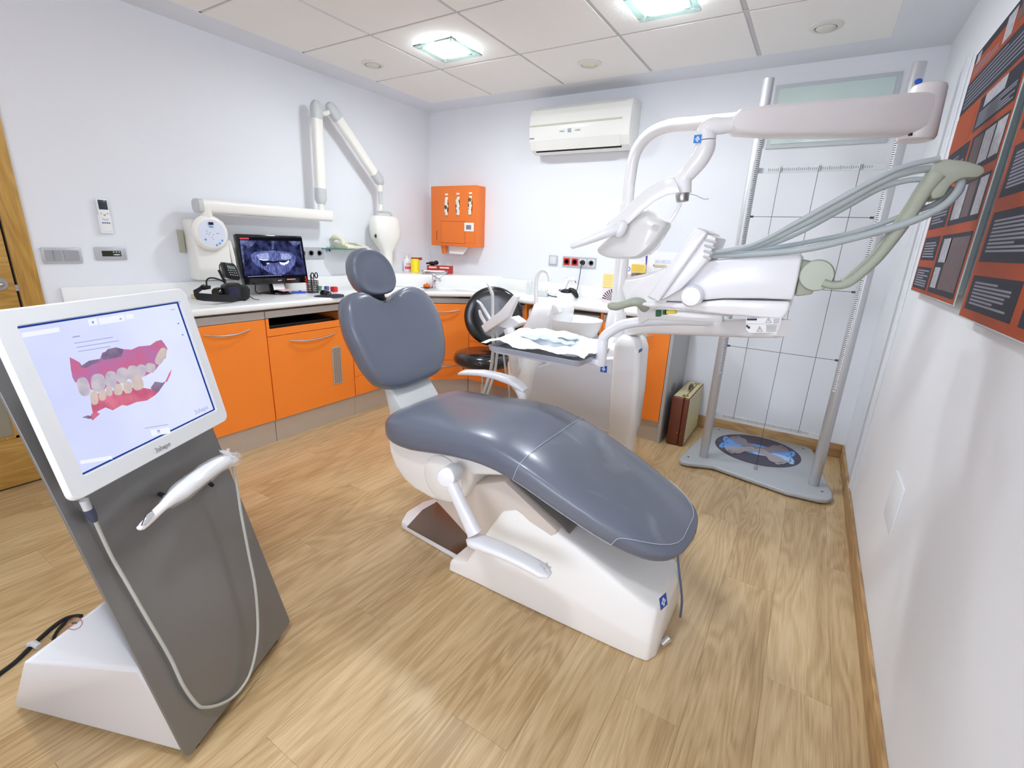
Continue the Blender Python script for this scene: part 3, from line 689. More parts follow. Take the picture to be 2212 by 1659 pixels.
b = B(); bb(b, (-1.42, 2.52, .70), (-.86, 2.84, .80), .02, 3); obj('cabinet_top', b, WHITE2, un)
b = B(); c0 = (-1.205, 2.66, .80)
lathe(b, [(.0, -.02), (.07, -.02), (.115, -.008), (.148, .025), (.168, .07), (.176, .107), (.177, .114), (.168, .112), (.155, .075), (.12, .03), (.06, .008), (.0, .004)], c0, n=40, sx=.9, sy=1.05); obj('spittoon_bowl', b, WHITE2, un, ang=70)
b = B(); lathe(b, [(.0, .02), (.02, .02), (.03, 0)], (-1.205, 2.66, .79)); obj('bowl_drain', b, LGREY, un)
b = B(); tube(b, [px(1158, 655, y=2.66), px(1158, 615, y=2.66), px(1161, 594, y=2.66), px(1171, 584, y=2.66), px(1182, 587, y=2.66), px(1187, 597, y=2.66), px(1187, 608, y=2.66)], .0125, 12, 4); obj('water_spout', b, WHITE2, un)
b = B(); prism(b, [px(1190, 655, y=2.5), px(1203, 660, y=2.5), px(1208, 676, y=2.5), px(1192, 680, y=2.5)], (0, .06, 0), .008, 2); obj('bowl_spout', b, WHITE2, un)
# assistant holder with suction and syringe
ah = thing('instrument_holder', 'white assistant instrument holder with three handpieces in front of the black stool', 'instrument holder', (-1.45, 2.35, 0))
A = lambda u, v, y=2.30: px(u, v, y=y)
b = B(); tube(b, [A(1112, 800, 2.44), A(1106, 740), A(1100, 712)], [.03, .032, .034], 16, 4); obj('holder_post', b, WHITE, ah)
b = B(); prism(b, [A(1069, 700), A(1104, 684), A(1122, 697), A(1121, 702), (A(1100, 712)), A(1085, 708)], (0, .09, 0), .008, 2); obj('holder_block', b, WHITE, ah)
b = B(); prism(b, [A(1038, 704, 2.25), A(1080, 671, 2.25), A(1108, 637, 2.25), A(1117, 641, 2.25), A(1098, 685, 2.25), A(1047, 719, 2.25)], (0, .045, 0), .007, 2); obj('holder_rest', b, WHITE2, ah)
def handpiece(name, P, R, m=WHITE):
    b = B(); tube(b, [A(*p) for p in P], R, 12, 3, rnd=True); return obj(name, b, m, ah)
handpiece('syringe', [(1064, 690, 2.29), (1064, 640, 2.29), (1062, 632, 2.29), (1056, 618, 2.29), (1051, 611, 2.29)], [.009, .009, .011, .006, .0015], mat('syringe_grey', (206, 206, 202), .3))
handpiece('suction_handle', [(1058, 688, 2.28), (1045, 667, 2.27), (1038, 656, 2.26), (1031, 650, 2.26)], [.010, .010, .008, .006])
handpiece('suction_handle', [(1049, 699, 2.28), (1040, 684, 2.27), (1036, 672, 2.26)], [.010, .011, .008])
for (u0, u1, dx, r_) in ((1061, 1062, 0, .011), (1070, 1071, 0, .009)):
    b = B(); tube(b, [A(u0 - 1, 705, 2.31), A(u0 + 5, 735, 2.33), A(u0 + 3, 770, 2.36), A(u0 - 2, 805, 2.36), A(u0 - 16, 850, 2.3), V((-1.66 + .03 * (u0 - 1061) / 9, 2.22, .12)), V((-1.58, 2.30, .02)), V((-1.36, 2.60, .08))], r_, 10, 5)
    obj('suction_hose', b, mat('suction_hose', (188, 188, 184), .4), ah)
b = B(); tube(b, [A(1087, 757, 2.25), A(1092, 800, 2.3), A(1100, 850, 2.35), V((-1.5, 2.45, .1)), V((-1.38, 2.58, .06))], .006, 8, 5); obj('thin_hose', b, HOSE, ah)

# ================================================================== TRAY
tr = thing('instrument_tray', 'square instrument tray hung from a curved white arm beside the chair', 'tray', (-1.0, 1.96, .86))
b = B(); loft(b, [rrect(-1.235, -.765, 1.785, 2.145, .858, .03), rrect(-1.24, -.76, 1.78, 2.15, .880, .03), rrect(-1.228, -.772, 1.792, 2.138, .880, .025), rrect(-1.225, -.775, 1.795, 2.135, .868, .025)]); obj('tray_plate', b, mat('tray_grey', (188, 190, 198), .3, metal=.4), tr, ang=50)
b = B(); loft(b, [rrect(-1.215, -.785, 1.80, 2.13, .846, .03), rrect(-1.225, -.775, 1.79, 2.14, .858, .03)]); obj('tray_holder', b, WHITE, tr)
pn = px(1300, 760, y=1.95)
b = B(); cyl(b, (pn.x, 1.95, .835), (pn.x, 1.95, .955), .024, n=24, bev=.006); obj('tray_pin', b, WHITE, tr)
b = B(); bb(b, (-.80, 1.925, .838), (pn.x, 1.975, .868), .008); obj('pin_bracket', b, WHITE, tr)
b = B(); T = lambda u, v, y: px(u, v, y=y)
tube(b, [V((pn.x, 1.95, .93)), V((pn.x + .004, 1.95, .965)), T(1318, 717, 1.955), T(1345, 702, 1.96), T(1385, 695, 1.97), T(1450, 692, 1.98), T(1520, 693, 1.98), T(1564, 694, 1.96)], [.022, .022, .022, .022, .021, .02, .02, .02], 16, 4, rnd=True); obj('tray_arm', b, WHITE, tr)
# crumpled paper and pouches on the tray
b = B(); NX_, NY_ = 34, 26; gv = []
for j in range(NY_ + 1):
    row = []
    for i in range(NX_ + 1):
        x_ = -1.27 + .52 * i / NX_ ; y_ = 1.80 + .36 * j / NY_
        e = min(i, NX_ - i) / NX_
        h_ = .012 + .009 * math.sin(x_ * 31 + 2 * math.sin(y_ * 19)) + .007 * math.sin(y_ * 47 + x_ * 23) + random.uniform(-.002, .002) + .018 * math.exp(-((x_ + 1.05) ** 2 + (y_ - 2.08) ** 2) / .006) + .02 * (j / NY_) ** 3
        if i == 0: h_ *= .3; x_ -= .012
        row.append(b.verts.new((x_ + random.uniform(-.004, .004), y_ + random.uniform(-.004, .004), .884 + max(h_, 0))))
    gv.append(row)
for j in range(NY_):
    for i in range(NX_): b.faces.new((gv[j][i], gv[j][i + 1], gv[j + 1][i + 1], gv[j + 1][i]))
tag(obj('tray_paper', b, mat('tray_paper', (240, 242, 244), .6, var=.02, bump=.3, bscale=60), ang=60), 'crumpled white paper cover lying on the instrument tray', 'paper')
pouch = mat('pouch_blue', (206, 220, 234), .3, var=.08, scale=30)
for i_, (x_, y_, a_, s_) in enumerate(((-1.08, 1.98, .3, 1), (-.93, 1.96, -.2, .9), (-.99, 2.07, .1, 1.1))):
    b = B(); R_ = Matrix.Rotation(a_, 3, 'Z'); gv = []
    for j in range(5):
        gv.append([b.verts.new(V((x_, y_, .915)) + R_ @ V(((i - 4) * .019 * s_, (j - 2) * .018, .004 * math.sin(i * 1.7 + j * 1.2)))) for i in range(9)])
    for j in range(4):
        for i in range(8): b.faces.new((gv[j][i], gv[j][i + 1], gv[j + 1][i + 1], gv[j + 1][i]))
    tag(obj('sterile_pouch', b, pouch, ang=60), ('pale blue sterile pouch on the left half of the tray paper', 'pale blue sterile pouch near the right end of the tray paper', 'pale blue sterile pouch at the back of the tray paper')[i_], 'pouch', 'pouches on the tray')

# ================================================================== DELIVERY HEAD
dh = thing('delivery_head', 'white dentist control unit with tilted panel and grey instrument hoses, right of the chair', 'dental unit', (-.05, 1.8, 0))
YD = 1.72
D = lambda u, v, y=YD: px(u, v, y=y)
b = B(); prism(b, [D(1470, 575), D(1545, 561), D(1640, 553), D(1726, 548), D(1733, 556), D(1724, 600), D(1713, 648), D(1640, 645), D(1560, 645), D(1480, 652), D(1420, 650), D(1395, 640)], (0, .24, 0), .012, 3); obj('body', b, WHITE, dh)
b = B(); prism(b, [D(1362, 655), D(1420, 652), D(1480, 655), D(1560, 648), D(1640, 650), D(1708, 652), D(1704, 672), D(1690, 690), D(1560, 680), D(1460, 668), D(1400, 664)], (0, .22, 0), .010, 3); obj('lower_housing', b, WHITE2, dh)
# nose / top tray
b = B(); loft(b, [[px(1343, 622, y=1.80), px(1350, 606, y=1.80), px(1352, 600, y=1.98), px(1345, 618, y=1.98)], [px(1350, 652, y=1.76), px(1395, 598, y=1.76), px(1390, 592, y=1.96), px(1360, 640, y=1.96)], [D(1440, 656), D(1440, 580), px(1450, 574, y=1.94), px(1450, 640, y=1.94)]])
bmesh.ops.bevel(b, geom=list(b.edges), offset=.008, segments=2, affect='EDGES', profile=.5, clamp_overlap=True); obj('top_shelf', b, WHITE2, dh)
# tilted display slab
b = B(); prism(b, [px(1503, 489, y=1.66), px(1529, 503, y=1.66), px(1421, 654, y=1.66), px(1399, 641, y=1.66)], (0, .25, 0), .008, 3); ds = obj('display_panel', b, WHITE, dh)
b = B(); prism(b, [px(1527, 505, y=1.675), px(1548, 513, y=1.675), px(1530, 560, y=1.675), px(1500, 595, y=1.675), px(1470, 625, y=1.675), px(1424, 652, y=1.675)], (0, .20, 0), .006, 2); obj('panel_back', b, WHITE, dh)
b = B()
for k in range(4):
    tube(b, [px(1524 - k * 1, 518 + k * 12, y=1.671), px(1546 - k * 4, 523 + k * 12, y=1.671)], .0035, 8, rnd=True)
obj('grip_ribs', b, mat('rib_grey', (205, 205, 205), .4), dh)['kind'] = 'stuff'  # ribs in one even light grey
b = B(); c_ = px(1494, 640, y=1.69); lathe(b, [(.0, .012), (.030, .012), (.036, .004), (.036, -.03)], c_, (0, -1, 0), 32); hb = obj('pivot_hub', b, WHITE, dh, ang=30)
# handle
b = B(); tube(b, [px(1320, 661, y=1.72), px(1333, 662, y=1.72), px(1350, 657, y=1.72), px(1372, 652, y=1.72), px(1386, 656, y=1.74), px(1392, 664, y=1.76)], [.014, .015, .0145, .016, .019, .018], 14, 4, rnd=True); obj('handle', b, SAGE, dh)
# coloured keys under the nose
for nm, (u0, v0, u1, v1), m_ in (('green_key', (1416, 670, 1426, 684), mat('green_plastic', (24, 100, 60), .4)), ('green_key', (1431, 670, 1440, 680), _M['green_plastic'] if 'green_plastic' in _M else None), ('yellow_key', (1435, 671, 1459, 678), YELLOW)):
    b = B(); prism(b, [px(u0, v0, y=1.85), px(u1, v0, y=1.85), px(u1, v1, y=1.85), px(u0, v1, y=1.85)], (0, .02, 0), .002, 1); obj(nm, b, m_ or _M['green_plastic'], dh)
b = B(); prism(b, [px(1375, 664, y=1.87), px(1560, 680, y=1.87), px(1560, 697, y=1.87), px(1400, 690, y=1.87), px(1380, 700, y=1.87)], (0, .05, 0), .004); obj('key_tray', b, WHITE2, dh)
# carrying arm
b = B(); cs = [(1360, 712, 2.56, 15), (1400, 706, 2.42, 15), (1480, 707, 2.16, 17), (1560, 708, 1.96, 19), (1630, 709, 1.82, 21), (1680, 709, 1.74, 21), (1696, 709, 1.73, 18)]
rg = []
for u, v, y, h in cs:
    c_ = px(u, v, y=y); dz = (c_ - CAM).dot(RC @ V((0, 0, 1))); rg.append(sup(c_, V((.45, .89, 0)) if False else V((.62, .78, 0)), V((0, 0, 1)), .032, h * dz / FPX, .45, 20))
loft(b, rg); arm = obj('support_arm', b, WHITE2, dh)
b = B(); cyl(b, px(1655, 690, y=1.83), px(1656, 676, y=1.83), .045, n=28); obj('pivot_collar', b, WHITE, dh)
b = B(); cyl(b, (-.775, 2.62, .88), (-.775, 2.62, .955), .05, n=28, bev=.008); obj('arm_pivot', b, WHITE2, dh)
# rating plate with writing
q0 = px(1612, 688, y=1.70); q1 = px(1690, 686, y=1.70); q2 = px(1612, 719, y=1.70)
axp = (q1 - q0).normalized(); ayp = V((0, 0, 1)); 
O_ = px(1613, 720, y=1.702); Wp = (px(1688, 720, y=1.702) - O_).length; Hp = (px(1613, 686, y=1.702) - O_).length
lb = B(); prism(lb, [px(1611, 687, y=1.708), px(1689, 687, y=1.708), px(1683, 713, y=1.708), px(1672, 719, y=1.708), px(1618, 720, y=1.708), px(1611, 712, y=1.708)], (0, .03, 0), .001, 1); lab = obj('rating_plate', lb, mat('plate_white', (232, 232, 230), .4), dh)
yb_ = 1.7065
def lq(bm, u0, v0, u1, v1): face(bm, [px(u0, v0, y=yb_), px(u1, v0, y=yb_), px(u1, v1, y=yb_), px(u0, v1, y=yb_)])
b = B(); lq(b, 1613, 688, 1635, 692); lq(b, 1612, 702, 1616, 707); lq(b, 1615, 705, 1620, 710); obj('plate_print', b, mat('navy_print', (20, 24, 60), .5), dh)
b = B()
for k in range(4): lq(b, 1671, 689.2 + k * 2.7, 1685 - k, 690.2 + k * 2.7)
for k in range(6): lq(b, 1655, 701.5 + k * 2.7, 1683 - k * 1.5, 702.5 + k * 2.7)
lq(b, 1613, 699.6, 1655, 700.1)
obj('plate_text', b, PGREY, dh)['kind'] = 'stuff'
for (u, v) in ((1660, 692), (1641, 711)):
    b = B(); P3 = [px(u - 6, v + 5, y=yb_), px(u + 6, v + 5, y=yb_), px(u, v - 6, y=yb_)]
    for i in range(3): tube(b, [P3[i], P3[(i + 1) % 3]], .0006, 4)
    tube(b, [px(u, v - 2, y=yb_), px(u, v + 1.5, y=yb_)], .0009, 4); obj('warning_triangle', b, PGREY, dh)
# whip arm
SG = lambda u, v, y=1.74: px(u, v, y=y)
b = B(); prism(b, [SG(1729, 560), SG(1762, 566), SG(1765, 600), SG(1756, 636), SG(1716, 641), SG(1725, 600)], (0, .16, 0), .008, 2); obj('whip_mount', b, SAGE, dh)
b = B(); lathe(b, [(.0, .012), (.043, .010), (.047, .002), (.047, -.08)], SG(1764, 595, 1.735), (0, -1, 0), 32); obj('whip_disc', b, mat('sage_light', (184, 192, 176), .45), dh, ang=30)
b = B(); ellp = [(1778, 610), (1800, 616), (1830, 611), (1860, 588), (1895, 555), (1930, 510), (1965, 460), (1995, 412), (2020, 380)]
hw = [9, 9, 10, 11, 11, 12, 13, 14, 16]
rg = []; ed = spline([(u, v, h) for (u, v), h in zip(ellp, hw)], 4); NE = len(ed) - 1
for i, (u, v, h) in enumerate(ed):
    c_ = SG(u, v); a_ = ed[max(i - 1, 0)][:2]; c2 = ed[min(i + 1, NE)][:2]
    d = (SG(*c2) - SG(*a_)).normalized(); nn = d.cross(V((0, 1, 0))).normalized(); rg.append(sup(c_, nn, V((0, 1, 0)), h * .00135, .028 + .02 * i / NE, .5, 18))
loft(b, rg); obj('whip_arm', b, SAGE, dh, ang=60)
b = B()
for k in (-1, 0, 1):
    tube(b, [SG(u - 12, v - 4, 1.74 + .0 + k * .018) for u, v in ellp[2:8]], .006, 8, 3)
obj('hose_channels', b, SAGE, dh)
b = B(); hd_ = [SG(2003, 385, 1.70), SG(2018, 348, 1.70), SG(2045, 342, 1.70), SG(2090, 347, 1.70), SG(2126, 358, 1.70), SG(2132, 372, 1.70), SG(2112, 384, 1.70), SG(2080, 384, 1.70), SG(2056, 398, 1.70), SG(2040, 425, 1.70), SG(2012, 432, 1.70)]
prism(b, hd_, (0, .10, 0), .008, 2); obj('whip_head', b, SAGE, dh)
b = B(); tube(b, [SG(2082, 390, 1.75), SG(2060, 430, 1.75), SG(2030, 452, 1.74), SG(1985, 475, 1.74)], .006, 8, 4); obj('hook', b, mat('hook_dark', (90, 86, 78), .5), dh)
def hose(P, r, m=HOSE):
    b = B(); tube(b, [px(u, v, y=y) for u, v, y in P], r, 10, 6); obj('instrument_hose', b, m, dh)
hose([(1540, 545, 1.70), (1620, 530, 1.69), (1700, 492, 1.68), (1800, 437, 1.68), (1900, 383, 1.68), (1960, 358, 1.69), (2030, 343, 1.70)], .0075)
hose([(1538, 549, 1.74), (1620, 536, 1.73), (1720, 493, 1.72), (1820, 440, 1.72), (1910, 390, 1.72), (1970, 370, 1.72), (2025, 362, 1.73)], .0095)
hose([(1545, 552, 1.78), (1640, 535, 1.78), (1720, 506, 1.78), (1820, 452, 1.78), (1900, 408, 1.78), (1960, 390, 1.78), (2005, 388, 1.78)], .0075)
hose([(1540, 552, 1.72), (1640, 548, 1.71), (1740, 538, 1.70), (1840, 515, 1.70), (1950, 485, 1.70), (2030, 450, 1.70), (2068, 415, 1.71), (2078, 385, 1.73)], .0105)
hose([(1545, 549, 1.78), (1660, 537, 1.78), (1760, 520, 1.78), (1860, 498, 1.78), (1960, 462, 1.78), (2020, 440, 1.78), (2060, 405, 1.77)], .0075)

# ================================================================== OPERATING LIGHT
ol = thing('operating_light', 'white dental operating light on a long swivel arm above the chair', 'dental light', (-.94, 2.72, .8))
PX_ = px(1358, 420, y=2.72).x
pole = lambda z: V((PX_ + (1.57 - z) * .008, 2.72, z))
b = B(); cyl(b, pole(.80), pole(1.575), .042, .036, n=24); obj('pole', b, WHITE2, ol)
b = B(); tube(b, [pole(.795), pole(.90), pole(.98)], [.07, .062, .05], 24, 3); obj('pole_collar', b, WHITE2, ol)
b = B(); tube(b, [pole(1.55), pole(1.62), pole(1.70), px(1373, 330, y=2.71), px(1403, 291, y=2.69), px(1447, 272, y=2.66), px(1500, 267, y=2.60), px(1600, 258, y=2.52), px(1800, 240, y=2.38), px(1975, 224, y=2.26)], .031, 18, 5); obj('upper_arm', b, WHITE2, ol)
LP = lambda u, v, y=1.90: px(u, v, y=y)
b = B(); rg = []
for u, v, h, y in ((1578, 268, 12, 1.93), (1590, 266, 24, 1.935), (1650, 264, 30, 1.97), (1780, 259, 35, 2.05), (1880, 254, 38, 2.12), (1950, 250, 41, 2.17), (1990, 247, 40, 2.20)):
    c_ = px(u, v, y=y); dz = (c_ - CAM).dot(RC @ V((0, 0, 1))); rg.append(sup(c_, V((-.4, .9, 0)).normalized(), V((0, 0, 1)), .048, h * dz / FPX, .5, 24))
loft(b, rg); obj('spring_arm', b, mat('arm_white', (230, 226, 224), .3, coat=.2), ol, ang=60)
jt = px(1992, 245, y=2.21)
b = B(); cyl(b, jt + V((0, 0, -.085)), jt + V((0, 0, .085)), .055, .050, 28, bev=.015); obj('end_joint', b, _M['arm_white'], ol)
b = B(); cyl(b, px(1968, 285, y=2.16), px(1968, 285, y=2.16) + V((0, 0, -.012)), .006, n=10); obj('joint_screw', b, BLACK, ol)
b = B(); tube(b, [LP(1600, 268, 1.94), LP(1560, 272, 1.91), LP(1536, 274, 1.90), LP(1526, 284, 1.90), LP(1524, 304, 1.90)], [.024, .026, .03, .034, .034], 18, 4); obj('elbow', b, WHITE2, ol)
b = B(); tube(b, [LP(1524, 306), LP(1522, 322), LP(1510, 345), LP(1493, 366), LP(1480, 382), LP(1477, 395)], [.033, .034, .033, .031, .028, .026], 18, 4); obj('drop_arm', b, WHITE2, ol)
logo(ol, LP(1507, 300, 1.866), (1, -.1, 0), (0, 0, 1), .013, mat('logo_light_blue', (50, 130, 215), .4))
b = B(); cyl(b, LP(1477, 390), LP(1477, 418), .027, n=20); obj('lamp_socket', b, WHITE2, ol)
b = B(); cyl(b, LP(1474, 418), LP(1474, 436), .025, .022, n=20, bev=.003); obj('lamp_ring', b, STEEL, ol)
b = B(); tube(b, [LP(1480, 419), LP(1500, 421), LP(1520, 430), LP(1531, 429)], .0022, 6, 4); obj('switch_lever', b, LGREY, ol)
def strip(P, y0, y1, th, name, m=WHITE2):
    """bent flat band: list of (u,v) edge px pairs"""
    b = B(); rg = []
    for (u0, v0), (u1, v1) in P:
        a = px(u0, v0, y=y0); c_ = px(u1, v1, y=y0)
        rg.append([a, c_, px(u1, v1, y=y1), px(u0, v0, y=y1)])
    loft(b, rg); bmesh.ops.bevel(b, geom=[e for e in b.edges if e.calc_face_angle(0) > .6], offset=.005, segments=2, affect='EDGES', profile=.5, clamp_overlap=True)
    return obj(name, b, m, ol)
strip([((1456, 380), (1470, 416)), ((1430, 388), (1440, 422)), ((1397, 408), (1412, 436)), ((1368, 432), (1388, 456)), ((1340, 458), (1362, 480)), ((1309, 486), (1334, 502))], 1.84, 1.87, 0, 'yoke')
strip([((1466, 436), (1474, 441)), ((1450, 462), (1460, 466)), ((1432, 486), (1444, 490)), ((1412, 530), (1424, 534)), ((1398, 548), (1404, 552))], 1.95, 1.99, 0, 'yoke')
b = B(); O = [(1395, 452), (1415, 468), (1440, 480), (1431, 500), (1412, 530), (1396, 545), (1376, 558), (1340, 559), (1308, 555), (1291, 541), (1312, 518), (1330, 502), (1360, 478)]
pts = [px(u, v, y=1.90) for u, v in O]
pillow(b, pts, V((0, 1, 0)), [(.55, -.03), (.85, -.028), (.96, -.018), (1.0, .0), (1.0, .05), (.95, .09), (.8, .11), (.4, .12)], 3); rf = obj('reflector', b, mat('reflector_white', (226, 225, 222), .25, alpha=1., coat=.3), ol, ang=50)
b = B()
for k in range(6): tube(b, [px(1411 + k * 2.6, 484 + k * .5, y=1.868), px(1406 + k * 2.6, 498 + k * .5, y=1.868)], .0005, 4)
obj('vent_lines', b, mat('vent_line_grey', (176, 176, 178), .5), ol)['kind'] = 'stuff'
b = B(); tube(b, [px(1340, 492, y=1.84), px(1310, 503, y=1.82), px(1275, 517, y=1.80), px(1238, 531, y=1.78)], [.020, .019, .016, .012], 16, 3, rnd=True); obj('handle', b, WHITE, ol)
b = B(); tube(b, [px(1344, 488, y=1.84), px(1338, 500, y=1.84)], .022, 12, rnd=True); obj('handle_hub', b, WHITE, ol)

# ================================================================== STOOL
so = thing('operator_stool', 'black vinyl stool with round backrest standing before the corner drawers', 'stool', (-2.04, 2.93, 0))
sc_ = V((-2.04, 2.90, 0))
b = B(); lathe(b, [(.0, .425), (.15, .425), (.20, .435), (.228, .46), (.232, .49), (.215, .52), (.17, .535), (.08, .53), (.0, .527)], sc_, n=40); obj('seat', b, BVINYL, so, ang=80)
b = B(); lathe(b, [(.0, .41), (.12, .41), (.12, .425), (.0, .425)], sc_, n=24); obj('seat_plate', b, BLACK, so)
b = B(); nrm = V((.50, -.86, .12)).normalized(); rt = V((0, 0, 1)).cross(nrm).normalized(); upv = nrm.cross(rt)
cb_ = px(1066, 684, y=3.06)
ring_ = lambda k, d: [cb_ + nrm * d + rt * .232 * k * math.cos(2 * math.pi * i / 40) + upv * .232 * k * math.sin(2 * math.pi * i / 40) for i in range(40)]
loft(b, [ring_(k, d) for k, d in ((.3, -.035), (.8, -.035), (.95, -.025), (1.0, -.005), (.99, .012), (.95, .024), (.88, .028), (.6, .026), (.2, .024))]); obj('backrest', b, BVINYL, so, ang=80)
b = B(); tube(b, [cb_ - nrm * .03, cb_ - nrm * .06 + V((0, 0, -.1)), V((cb_.x + .0, cb_.y + .02, .42)), V((sc_.x, sc_.y + .1, .405))], .012, 10, 5); obj('back_stem', b, BLACK, so)
b = B(); cyl(b, sc_ + V((0, 0, .07)), sc_ + V((0, 0, .28)), .025); cyl(b, sc_ + V((0, 0, .28)), sc_ + V((0, 0, .415)), .014); obj('gas_column', b, STEEL, so)
for k in range(5):
    a = math.radians(20 + 72 * k); d = V((math.cos(a), math.sin(a), 0)); b = B(); tube(b, [sc_ + V((0, 0, .095)), sc_ + d * .12 + V((0, 0, .085)), sc_ + d * .24 + V((0, 0, .065))], [.022, .018, .014], 10); lg = obj('leg', b, STEEL, so)
    b = B(); c_ = sc_ + d * .24; cyl(b, c_ + V((-.012, 0, .026)), c_ + V((.012, 0, .026)), .026, n=16); cyl(b, c_ + V((0, 0, .03)), c_ + V((0, 0, .062)), .008, n=8); obj('castor', b, BLACK, lg)
b = B(); tube(b, [px(1030, 778, y=2.80), px(1012, 787, y=2.76), px(1000, 797, y=2.74)], [.006, .008, .004], 8, 3); obj('lever', b, BLACK, so)
# ================================================================== SCANNER CART
zc = .028
S0, S1 = px(405, 1640, z=zc), px(628, 1345, z=zc)
sd = (S1 - S0).normalized(); sn = V((sd.y, -sd.x, 0)); lean = math.radians(14.5)
su = V((0, 0, math.cos(lean))) - sn * math.sin(lean); sf = sd.cross(su).normalized()
if sf.dot(sn) < 0: sf = -sf
sw = (S1 - S0).length
cart = thing('scanner_cart', 'floor-standing 3D mouth scanner cart with white-framed touch screen on a leaning grey panel', 'scanner', (S0 + S1) / 2 - V((0, 0, zc)))
SLAB = mat('grey_metallic_panel', (128, 126, 124), .35, metal=.45, var=.02, coat=.2)
b = B(); H_ = 1.16; c_ = .012
prism(b, [S0 + sd * c_, S0 + sd * (sw - c_), S0 + sd * sw + su * c_, S0 + sd * sw + su * (H_ - .02), S0 + sd * (sw - .02) + su * H_, S0 + sd * .02 + su * H_, S0 + su * (H_ - .02), S0 + su * c_], -sf * .007, .001, 1)
slabp = obj('leaning_panel', b, SLAB, cart, ang=30)
# wedge base behind the panel
G0 = px(28, 1525, z=zc); Gt = px(48, 1432, y=G0.y - .004); Sl = pxn(300, 1448, S0 - sf * .007, sf)
Sb = S0 - sf * .008 + V((0, 0, .004)) + sd * .012
w_ = sd * (sw - .03)
near = [Sb, G0, Gt, Sl + sd * .004]
b = B(); R_ = [near, [p + w_ - (sd * .03 if i in (1, 2) else V((0, 0, 0))) for i, p in enumerate(near)]]
loft(b, R_); bmesh.ops.bevel(b, geom=list(b.edges), offset=.008, segments=3, affect='EDGES', profile=.5, clamp_overlap=True)
bs_ = obj('base', b, mat('cart_white', (212, 212, 214), .4, var=.01), cart, ang=40)
for p_ in ((Sb + sd * .04 - sf * .03), (Sb + w_ - sd * .04 - sf * .03), (G0 + sd * .04 + sf * .05), (G0 + w_ - sd * .07 + sf * .05)):
    b = B(); cyl(b, (p_.x, p_.y, 0), (p_.x, p_.y, .034), .02, n=14); obj('foot', b, RUBBER, cart)
ms = px(160, 1347, z=.20); b = B()
mo = Gt.lerp(Sl, .35) + w_ * .72
# monitor
Cm = CAM + (V((-1.311, .444, 1.007)) - CAM) * 1.0375
mxv = V((-.46, .888, 0)).normalized(); mnv = V((.871, .452, .195)); mnv = (mnv - mxv * mnv.dot(mxv)).normalized(); myv = mnv.cross(mxv)
def sc_l(u, v):
    p = pxn(u, v, Cm, mnv) - Cm; return p.dot(mxv), p.dot(myv)
def mp_(a, c, d=0.): return Cm + mxv * a + myv * c + mnv * d
x1_, yt_ = sc_l(392, 622); xr_, yb2 = sc_l(498, 905); xl_, yb3 = sc_l(160, 1085)
oxr = (x1_ + xr_) / 2; oyb = (yb2 + yb3) / 2; oxl = sc_l(116, 1000)[0]; oyt = yt_
hx_, hy_ = .415 / 2, .3216 / 2
b = B(); n_r = 7
def rr2(x0, x1, y0, y1, r, d, n=6):
    out = []
    for cx_, cy_, a0 in ((x1 - r, y1 - r, 0), (x0 + r, y1 - r, 90), (x0 + r, y0 + r, 180), (x1 - r, y0 + r, 270)):
        for k in range(n + 1):
            a = math.radians(a0 + 90 * k / n); out.append(mp_(cx_ + r * math.cos(a), cy_ + r * math.sin(a), d))
    return out
loft(b, [rr2(oxl + .06, oxr - .06, oyb + .06, oyt - .06, .02, -.045), rr2(oxl + .03, oxr - .03, oyb + .03, oyt - .03, .02, -.030), rr2(oxl + .004, oxr - .004, oyb + .004, oyt - .004, .02, -.013), rr2(oxl, oxr, oyb, oyt, .02, -.010), rr2(oxl, oxr, oyb, oyt, .02, -.002), rr2(oxl + .003, oxr - .003, oyb + .003, oyt - .003, .02, .003),
         rr2(-hx_ - .002, hx_ + .002, -hy_ - .002, hy_ + .002, .004, .003), rr2(-hx_ - .002, hx_ + .002, -hy_ - .002, hy_ + .002, .004, -.004)])
obj('bezel', b, mat('bezel_white', (224, 226, 228), .35, var=.008), cart, ang=40)
b = B(); tube(b, [mp_(0, .02, -.05), mp_(0, .0, -.13)], .05, 18); obj('screen_mount', b, SHELLIN, cart)
b = B(); face(b, [mp_(-hx_, -hy_, -.003), mp_(hx_, -hy_, -.003), mp_(hx_, hy_, -.003), mp_(-hx_, hy_, -.003)])
SCR = emis('screen_light', (208, 214, 252), 1.0, rgb2=(228, 234, 255), scale=2.2)
scr = obj('screen', b, SCR, cart)
b = B()
for k in range(1): 
    quad(b, Cm, mxv, myv, hx_ - .006, -hy_, hx_, hy_, -.0028); quad(b, Cm, mxv, myv, -hx_, hy_ - .004, hx_, hy_, -.0028); quad(b, Cm, mxv, myv, -hx_, -hy_, hx_, -hy_ + .004, -.0028)
obj('screen_border', b, emis('screen_edge', (40, 70, 160), .8), scr)
def zpoly(P, d, ox=0, oy=600, s=3.95):
    return [Cm + (lambda q: mxv * q[0] + myv * q[1])(sc_l(ox + x_ / s, oy + y_ / s)) + mnv * (-.003 + d) for x_, y_ in P]
GUM = emis('gum_image', (204, 112, 150), .95, rgb2=(184, 122, 176), scale=26); GUM2 = emis('gum_image_lower', (218, 124, 146), 1., rgb2=(196, 96, 128), scale=30)
TOO = emis('tooth_image', (214, 204, 212), .9, rgb2=(190, 182, 204), scale=40); TOO2 = emis('tooth_image_cream', (226, 206, 190), .9, rgb2=(206, 190, 200), scale=40)
GRY = emis('scan_grey', (130, 112, 146), .85, rgb2=(160, 136, 168), scale=40)
